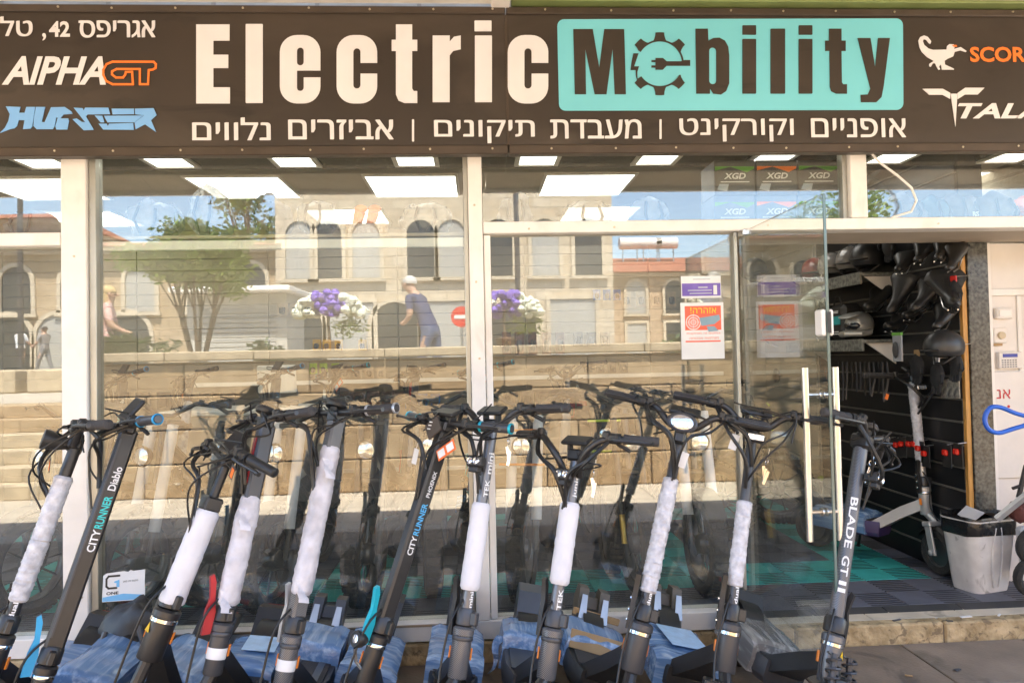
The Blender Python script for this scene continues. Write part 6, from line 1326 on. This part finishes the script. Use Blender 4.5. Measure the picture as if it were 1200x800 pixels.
# ------------------------------------------------------------------ cartons and bags on the ledge above the door
lg = thing('display_ledge', 'pale ledge board behind the upper window panes', 'ledge', (0, .3, 2.05)); wbuild(MB().span((-4.1, .062, 2.062), (3.58, .398, 2.078), .002).span((.05, .40, 2.06), (3.58, .42, 2.085), .002), 'board', M_WALLW, lg)
M_CTN = mat('carton_dark', (.055, .052, .05), .4, col2=(.12, .12, .125), vscale=5); M_CTB = mat('carton_blue_grey', (.17, .20, .27), .4, var=.2)
for r in range(2):
    for k in range(3):
        a, b = at(839+k*49.5, 258-r*42, .10), at(886+k*49.5, 222-r*42, .10); z0 = 2.0795+r*.186
        t = thing('carton', '%s carton, %s of the %s row above the door' % (('blue grey', 'dark')[r], ('left', 'middle', 'right')[k], ('lower', 'upper')[r]), 'carton', ((a.x+b.x)/2, .22, z0), 'cartons stacked above the door')
        w_ = b.x-a.x; MB().span((-w_/2, -.1, 0), (w_/2, .11, .184), .003).build('box', (M_CTB, M_CTN)[r], t)
        m = MB(); text_on(m, 'XGD', (-w_*.27, -.1015, .085), (w_*.54, 0, 0), (0, 0, .032), .03, .2); m.build('lettering', M_PAPER, t, smooth=0)
        MB().span((-w_*.35, -.1022, .068), (w_*.35, -.1008, .073)).build('printed_line', M_PAPER, t, smooth=0)
        MB().prism([(-w_*.48, .13), (-w_*.1, .15), (w_*.3, .12), (w_*.48, .14), (w_*.48, .15), (-w_*.48, .152)], .0012, Matrix.Translation((0, -.1003, 0))).build('colour_swoosh', (MATS['green_header'], M_SORG, MATS['green_header'])[k], t, smooth=0)
        MB().prism([(-w_*.44, .03), (-w_*.38, .06), (-w_*.15, .06), (-w_*.2, .02)], .0012, Matrix.Translation((0, -.1003, 0))).build('picture', M_GREYL, t, smooth=0)
M_PBAG = mat('clear_plastic_bag', (.55, .55, .56), .12, col2=(.25, .25, .26), vscale=7, bump=1.0, bscale=14, alpha=.55, spec=.8); M_BPK = mat('grey_nylon', (.14, .135, .14), .6, col2=(.26, .25, .27), vscale=8, bump=.4); M_WICK = mat('wicker', (.30, .20, .13), .8, col2=(.5, .38, .28), vscale=60, bump=.8, bscale=80)
def lump(label, nm, cat, px, w_, h, m, extra=None, wob=.35, seed=0, grp='bags on the ledge'):
    p = at(px, 255, .22); t = thing(nm, label, cat, (p.x, .235, 2.0795), grp); MB().blob((0, 0, h*.5), (w_/2, .12, h*.52), 18, 12, wob=wob, seed=seed, cut=-h*.5).build('body', m, t, smooth=80)
    MB().tube([(-w_*.15, -.10, h*.8), (-w_*.2, -.13, h*.45), (-w_*.1, -.12, h*.1)], .008, 6).tube([(w_*.15, -.10, h*.8), (w_*.2, -.13, h*.45), (w_*.1, -.12, h*.1)], .008, 6).build('strap', M_STD, t); return t
lump('bagged grey backpack beside the white post over the door', 'backpack', 'backpack', 1052, .28, .19, M_BPK, seed=1); t = lump('grey backpack with white RS letters above the door', 'backpack', 'backpack', 1122, .17, .20, M_BPK, seed=2)
m = MB(); text_on(m, 'RS', (-.005, -.136, .06), (.035, 0, 0), (0, 0, .025), .04); m.build('lettering', M_PAPER, t, smooth=0)
lump('crumpled grey backpack right of the RS backpack', 'backpack', 'backpack', 1162, .25, .2, M_BPK, seed=5); lump('orange bag at the right end of the ledge', 'bag', 'bag', 1205, .16, .18, M_SORG, seed=6); lump('blue grey folded bag between two grey backpacks', 'bag', 'bag', 1092, .13, .18, mat('blue_grey_nylon', (.10, .16, .20), .6, var=.3), seed=7)
for i, (px, w_, h, nm) in enumerate(((40, .24, .16, 'in the narrow left window'), (182, .26, .2, 'left end of the big upper pane'), (247, .2, .26, 'tall one left of the roof tree'), (315, .22, .22, 'right of the tall plastic bag'), (372, .2, .2, 'left of the wicker tray'), (500, .26, .18, 'left of the mullion top'), (603, .2, .22, 'right of the mullion top'), (690, .26, .18, 'centre of the right upper pane'), (760, .22, .2, 'left of the cartons'))):
    lump('clear plastic bag of goods on the ledge, %s' % nm, 'plastic_bag', 'plastic bag', px, w_, h, M_PBAG if i % 3 else M_BPK, seed=9+i, grp='plastic bags on the ledge')
for i, (px, w_) in enumerate(((432, .2), (970, .12), (1085, .25))):
    p = at(px, 255, .16); t = thing('wicker_tray', 'low brown wicker tray on the ledge, %s' % ('left of the mullion', 'beside the cartons', 'beside the grey backpacks')[i], 'tray', (p.x, .13, 2.0795), 'wicker trays'); loft([rrect(w_, .09, .02, 0), rrect(w_*1.05, .1, .02, .045), rrect(w_*.98, .085, .02, .045), rrect(w_*.95, .08, .02, .01)]).build('woven_side', M_WICK, t); MB().tube([(x_, y_, z_) for x_, y_, z_ in rrect(w_*1.05, .1, .02, .046)]+[rrect(w_*1.05, .1, .02, .046)[0]], .006, 6).build('rim', M_WICK, t)
for i, px in enumerate((421, 437)): p = at(px, 232, .2); tag(MB().tube([(p.x, .26, 2.08), (p.x-.02, .24, 2.16), (p.x+.0, .22, 2.22)], [.03, .025, .03], 10).blob((p.x+.005, .22, 2.235), (.035, .03, .022), 10, 8).build('bike_horn', M_SORG if i else M_OST), 'orange topped bottle behind the wicker tray, %s one' % ('left', 'right')[i], 'bottle', 'orange bottles')
# ------------------------------------------------------------------ goods on the back wall
for z0, nm in ((1.27, 'upper'), (.50, 'lower')):
    t = thing('wall_shelf', '%s long white edged shelf on the pale back wall' % nm, 'shelf', (-.6, 2.8, z0)); wbuild(MB().span((-2.6, 2.66, z0-.02), (2.2, 3.07, z0)), 'board', M_WALLW, t); wbuild(MB().span((-2.6, 2.645, z0-.022), (2.2, 2.658, z0+.012), .002), 'edge_trim', M_ALU, t)
PC = {'yellow': mat('pack_yellow', (.62, .38, .04), .5, col2=(.45, .22, .03), vscale=20), 'brown': mat('pack_brown', (.20, .09, .06), .5, col2=(.08, .05, .05), vscale=25), 'dark': mat('pack_dark', (.05, .05, .05), .45, col2=(.14, .12, .11), vscale=25), 'green': mat('pack_green', (.30, .42, .05), .5, var=.3, vscale=25), 'red': mat('pack_red', (.45, .05, .04), .5, var=.2, vscale=25), 'blue': mat('pack_blue', (.05, .12, .34), .5, var=.3, vscale=25), 'tan': mat('pack_tan', (.38, .30, .22), .6, var=.2, vscale=18)}
def row(col, pxs, py, w_, h, desc, blister=True):
    for i, px in enumerate(pxs):
        p = at(px, py, 2.98); t = thing('hanging_pack', '%s hanging pack in the row %s' % (col, desc), 'pack', (p.x, 3.02, p.z), '%s packs %s' % (col, desc))
        MB().box((0, 0, 0), (w_, .012, h), None, .002).build('card', PC[col], t)
        if blister: MB().box((0, -.02, -h*.1), (w_*.55, .03, h*.5), None, .01).build('blister', M_STD if i % 2 else M_BLACK, t)
row('brown', (594, 609, 625, 641, 657), 402, .085, .21, 'right of the mullion'); row('yellow', (370, 382, 396, 424), 404, .075, .10, 'under the left bouquet'); row('green', (366, 378, 392), 432, .07, .1, 'low under the left bouquet'); row('tan', (404, 418, 432, 446), 436, .08, .11, 'left of the seated shelf goods')
row('dark', (678, 694, 710), 397, .09, .13, 'in the middle of the right pane'); row('dark', (690, 704, 718, 732), 430, .08, .1, 'above the lower shelf at right'); row('red', (669, 683), 480, .09, .16, 'low behind the curved handlebar'); row('blue', (480, 495, 510), 470, .09, .14, 'low left of the mullion'); row('tan', (330, 345, 360), 362, .10, .12, 'left of the left bouquet'); row('dark', (600, 618, 636, 654, 672), 466, .12, .12, 'below the white shelf at right'); row('brown', (405, 420, 437, 454, 470), 466, .12, .12, 'below the white shelf at left'); row('dark', (140, 165, 190, 215, 240, 265), 470, .13, .16, 'at far left of the back wall'); row('tan', (735, 752, 770, 788), 350, .09, .14, 'beside the warning notice'); row('blue', (700, 712, 724), 345, .07, .10, 'high in the right pane')
# desk with screen and printer inside
ds = thing('shop_counter', 'pale shop counter inside behind the large left pane', 'counter', (at(300, 560, 2.1).x, 2.2, .103)); MB().span((-.6, -.28, 0), (.6, .28, .95), .01).build('body', M_WALLW, ds); MB().span((-.65, -.33, .952), (.65, .33, .99), .008).build('top', M_ALU, ds)
p = at(318, 452, 2.0); mo = thing('monitor', 'white backed computer screen on the shop counter', 'monitor', (p.x, 2.15, 1.094)); MB().box((0, 0, .22), (.30, .03, .22), Matrix.Rotation(R(8), 3, 'X'), .008).build('screen', M_ALU, mo); MB().tube([(0, .02, 0), (0, .02, .2)], .02, 8).box((0, .02, .006), (.16, .12, .012), None, .003).build('stand', M_ALU2, mo)
# clutter deep in the doorway: a carton, a draped cover and a dark bicycle
p = atz(985, 600, .11); tag(MB().box((p.x, p.y+.2, .55), (.17, .16, .11), Matrix.Rotation(R(20), 3, 'Z'), .004).build('cardboard_box', M_CARD), 'small brown cardboard box behind the bare grey stem', 'box')
ebike('dark bicycle parked deep in the doorway along the slatted wall', 2.35, 1.95, 70, M_STD, False, M_NEON)
ebike('dark bicycle leaning behind the glass door', 1.75, 1.55, 40, M_STK, False, None)
for i, (px, py, col) in enumerate(((985, 535, 'blue'), (1003, 530, 'blue'), (992, 512, 'yellow'), (1010, 552, 'green'), (968, 560, 'green'))):
    p = at(px, py, 2.1); tag(MB().blob(p, (.07, .05, .025), 10, 6, wob=.4, seed=i).build('small_accessory', PC[col]), '%s accessory among the dark bikes, %s' % (col, ('left of the stem', 'right of the stem', 'high up', 'right of the lamp', 'behind the door bar')[i]), 'accessory', 'accessories among the bikes')
for i, (px, py, rz, sz, mm) in enumerate(((1051, 727, .3, (.05, .012), M_STD), (1113, 728, -.2, (.03, .012), M_STD), (1132, 723, .1, (.06, .016), M_PAPER), (1171, 721, .7, (.035, .01), M_PAPER), (1122, 785, .4, (.035, .014), M_STD), (1065, 792, -.4, (.03, .01), M_CARD))):
    p = atz(px, py, .094 if py < 740 else .003); tag(MB().box((p.x, p.y, p.z+.004), (sz[0], sz[1], .004), Matrix.Rotation(rz, 3, 'Z'), .001).build('litter_scrap', mm), 'small %s scrap of litter on the %s' % (('dark', 'dark oval', 'white', 'small white', 'dark', 'brown')[i], ('stone threshold left of the bin', 'stone threshold below the bin', 'stone threshold at the bin', 'stone threshold at the right edge', 'pavement below the bin', 'pavement right of the bare grey stem')[i]), 'litter', 'litter scraps')
# loose white cable hanging from the sign
pts = [at(px, py, -.07) for px, py in ((1016, 174), (1030, 190), (1052, 206), (1068, 220), (1074, 235), (1068, 248), (1045, 255))]
tag(MB().tube(pts, .006, 7).build('hanging_cable', M_ALU), 'loose white cable hanging below the sign beside the white post', 'cable')
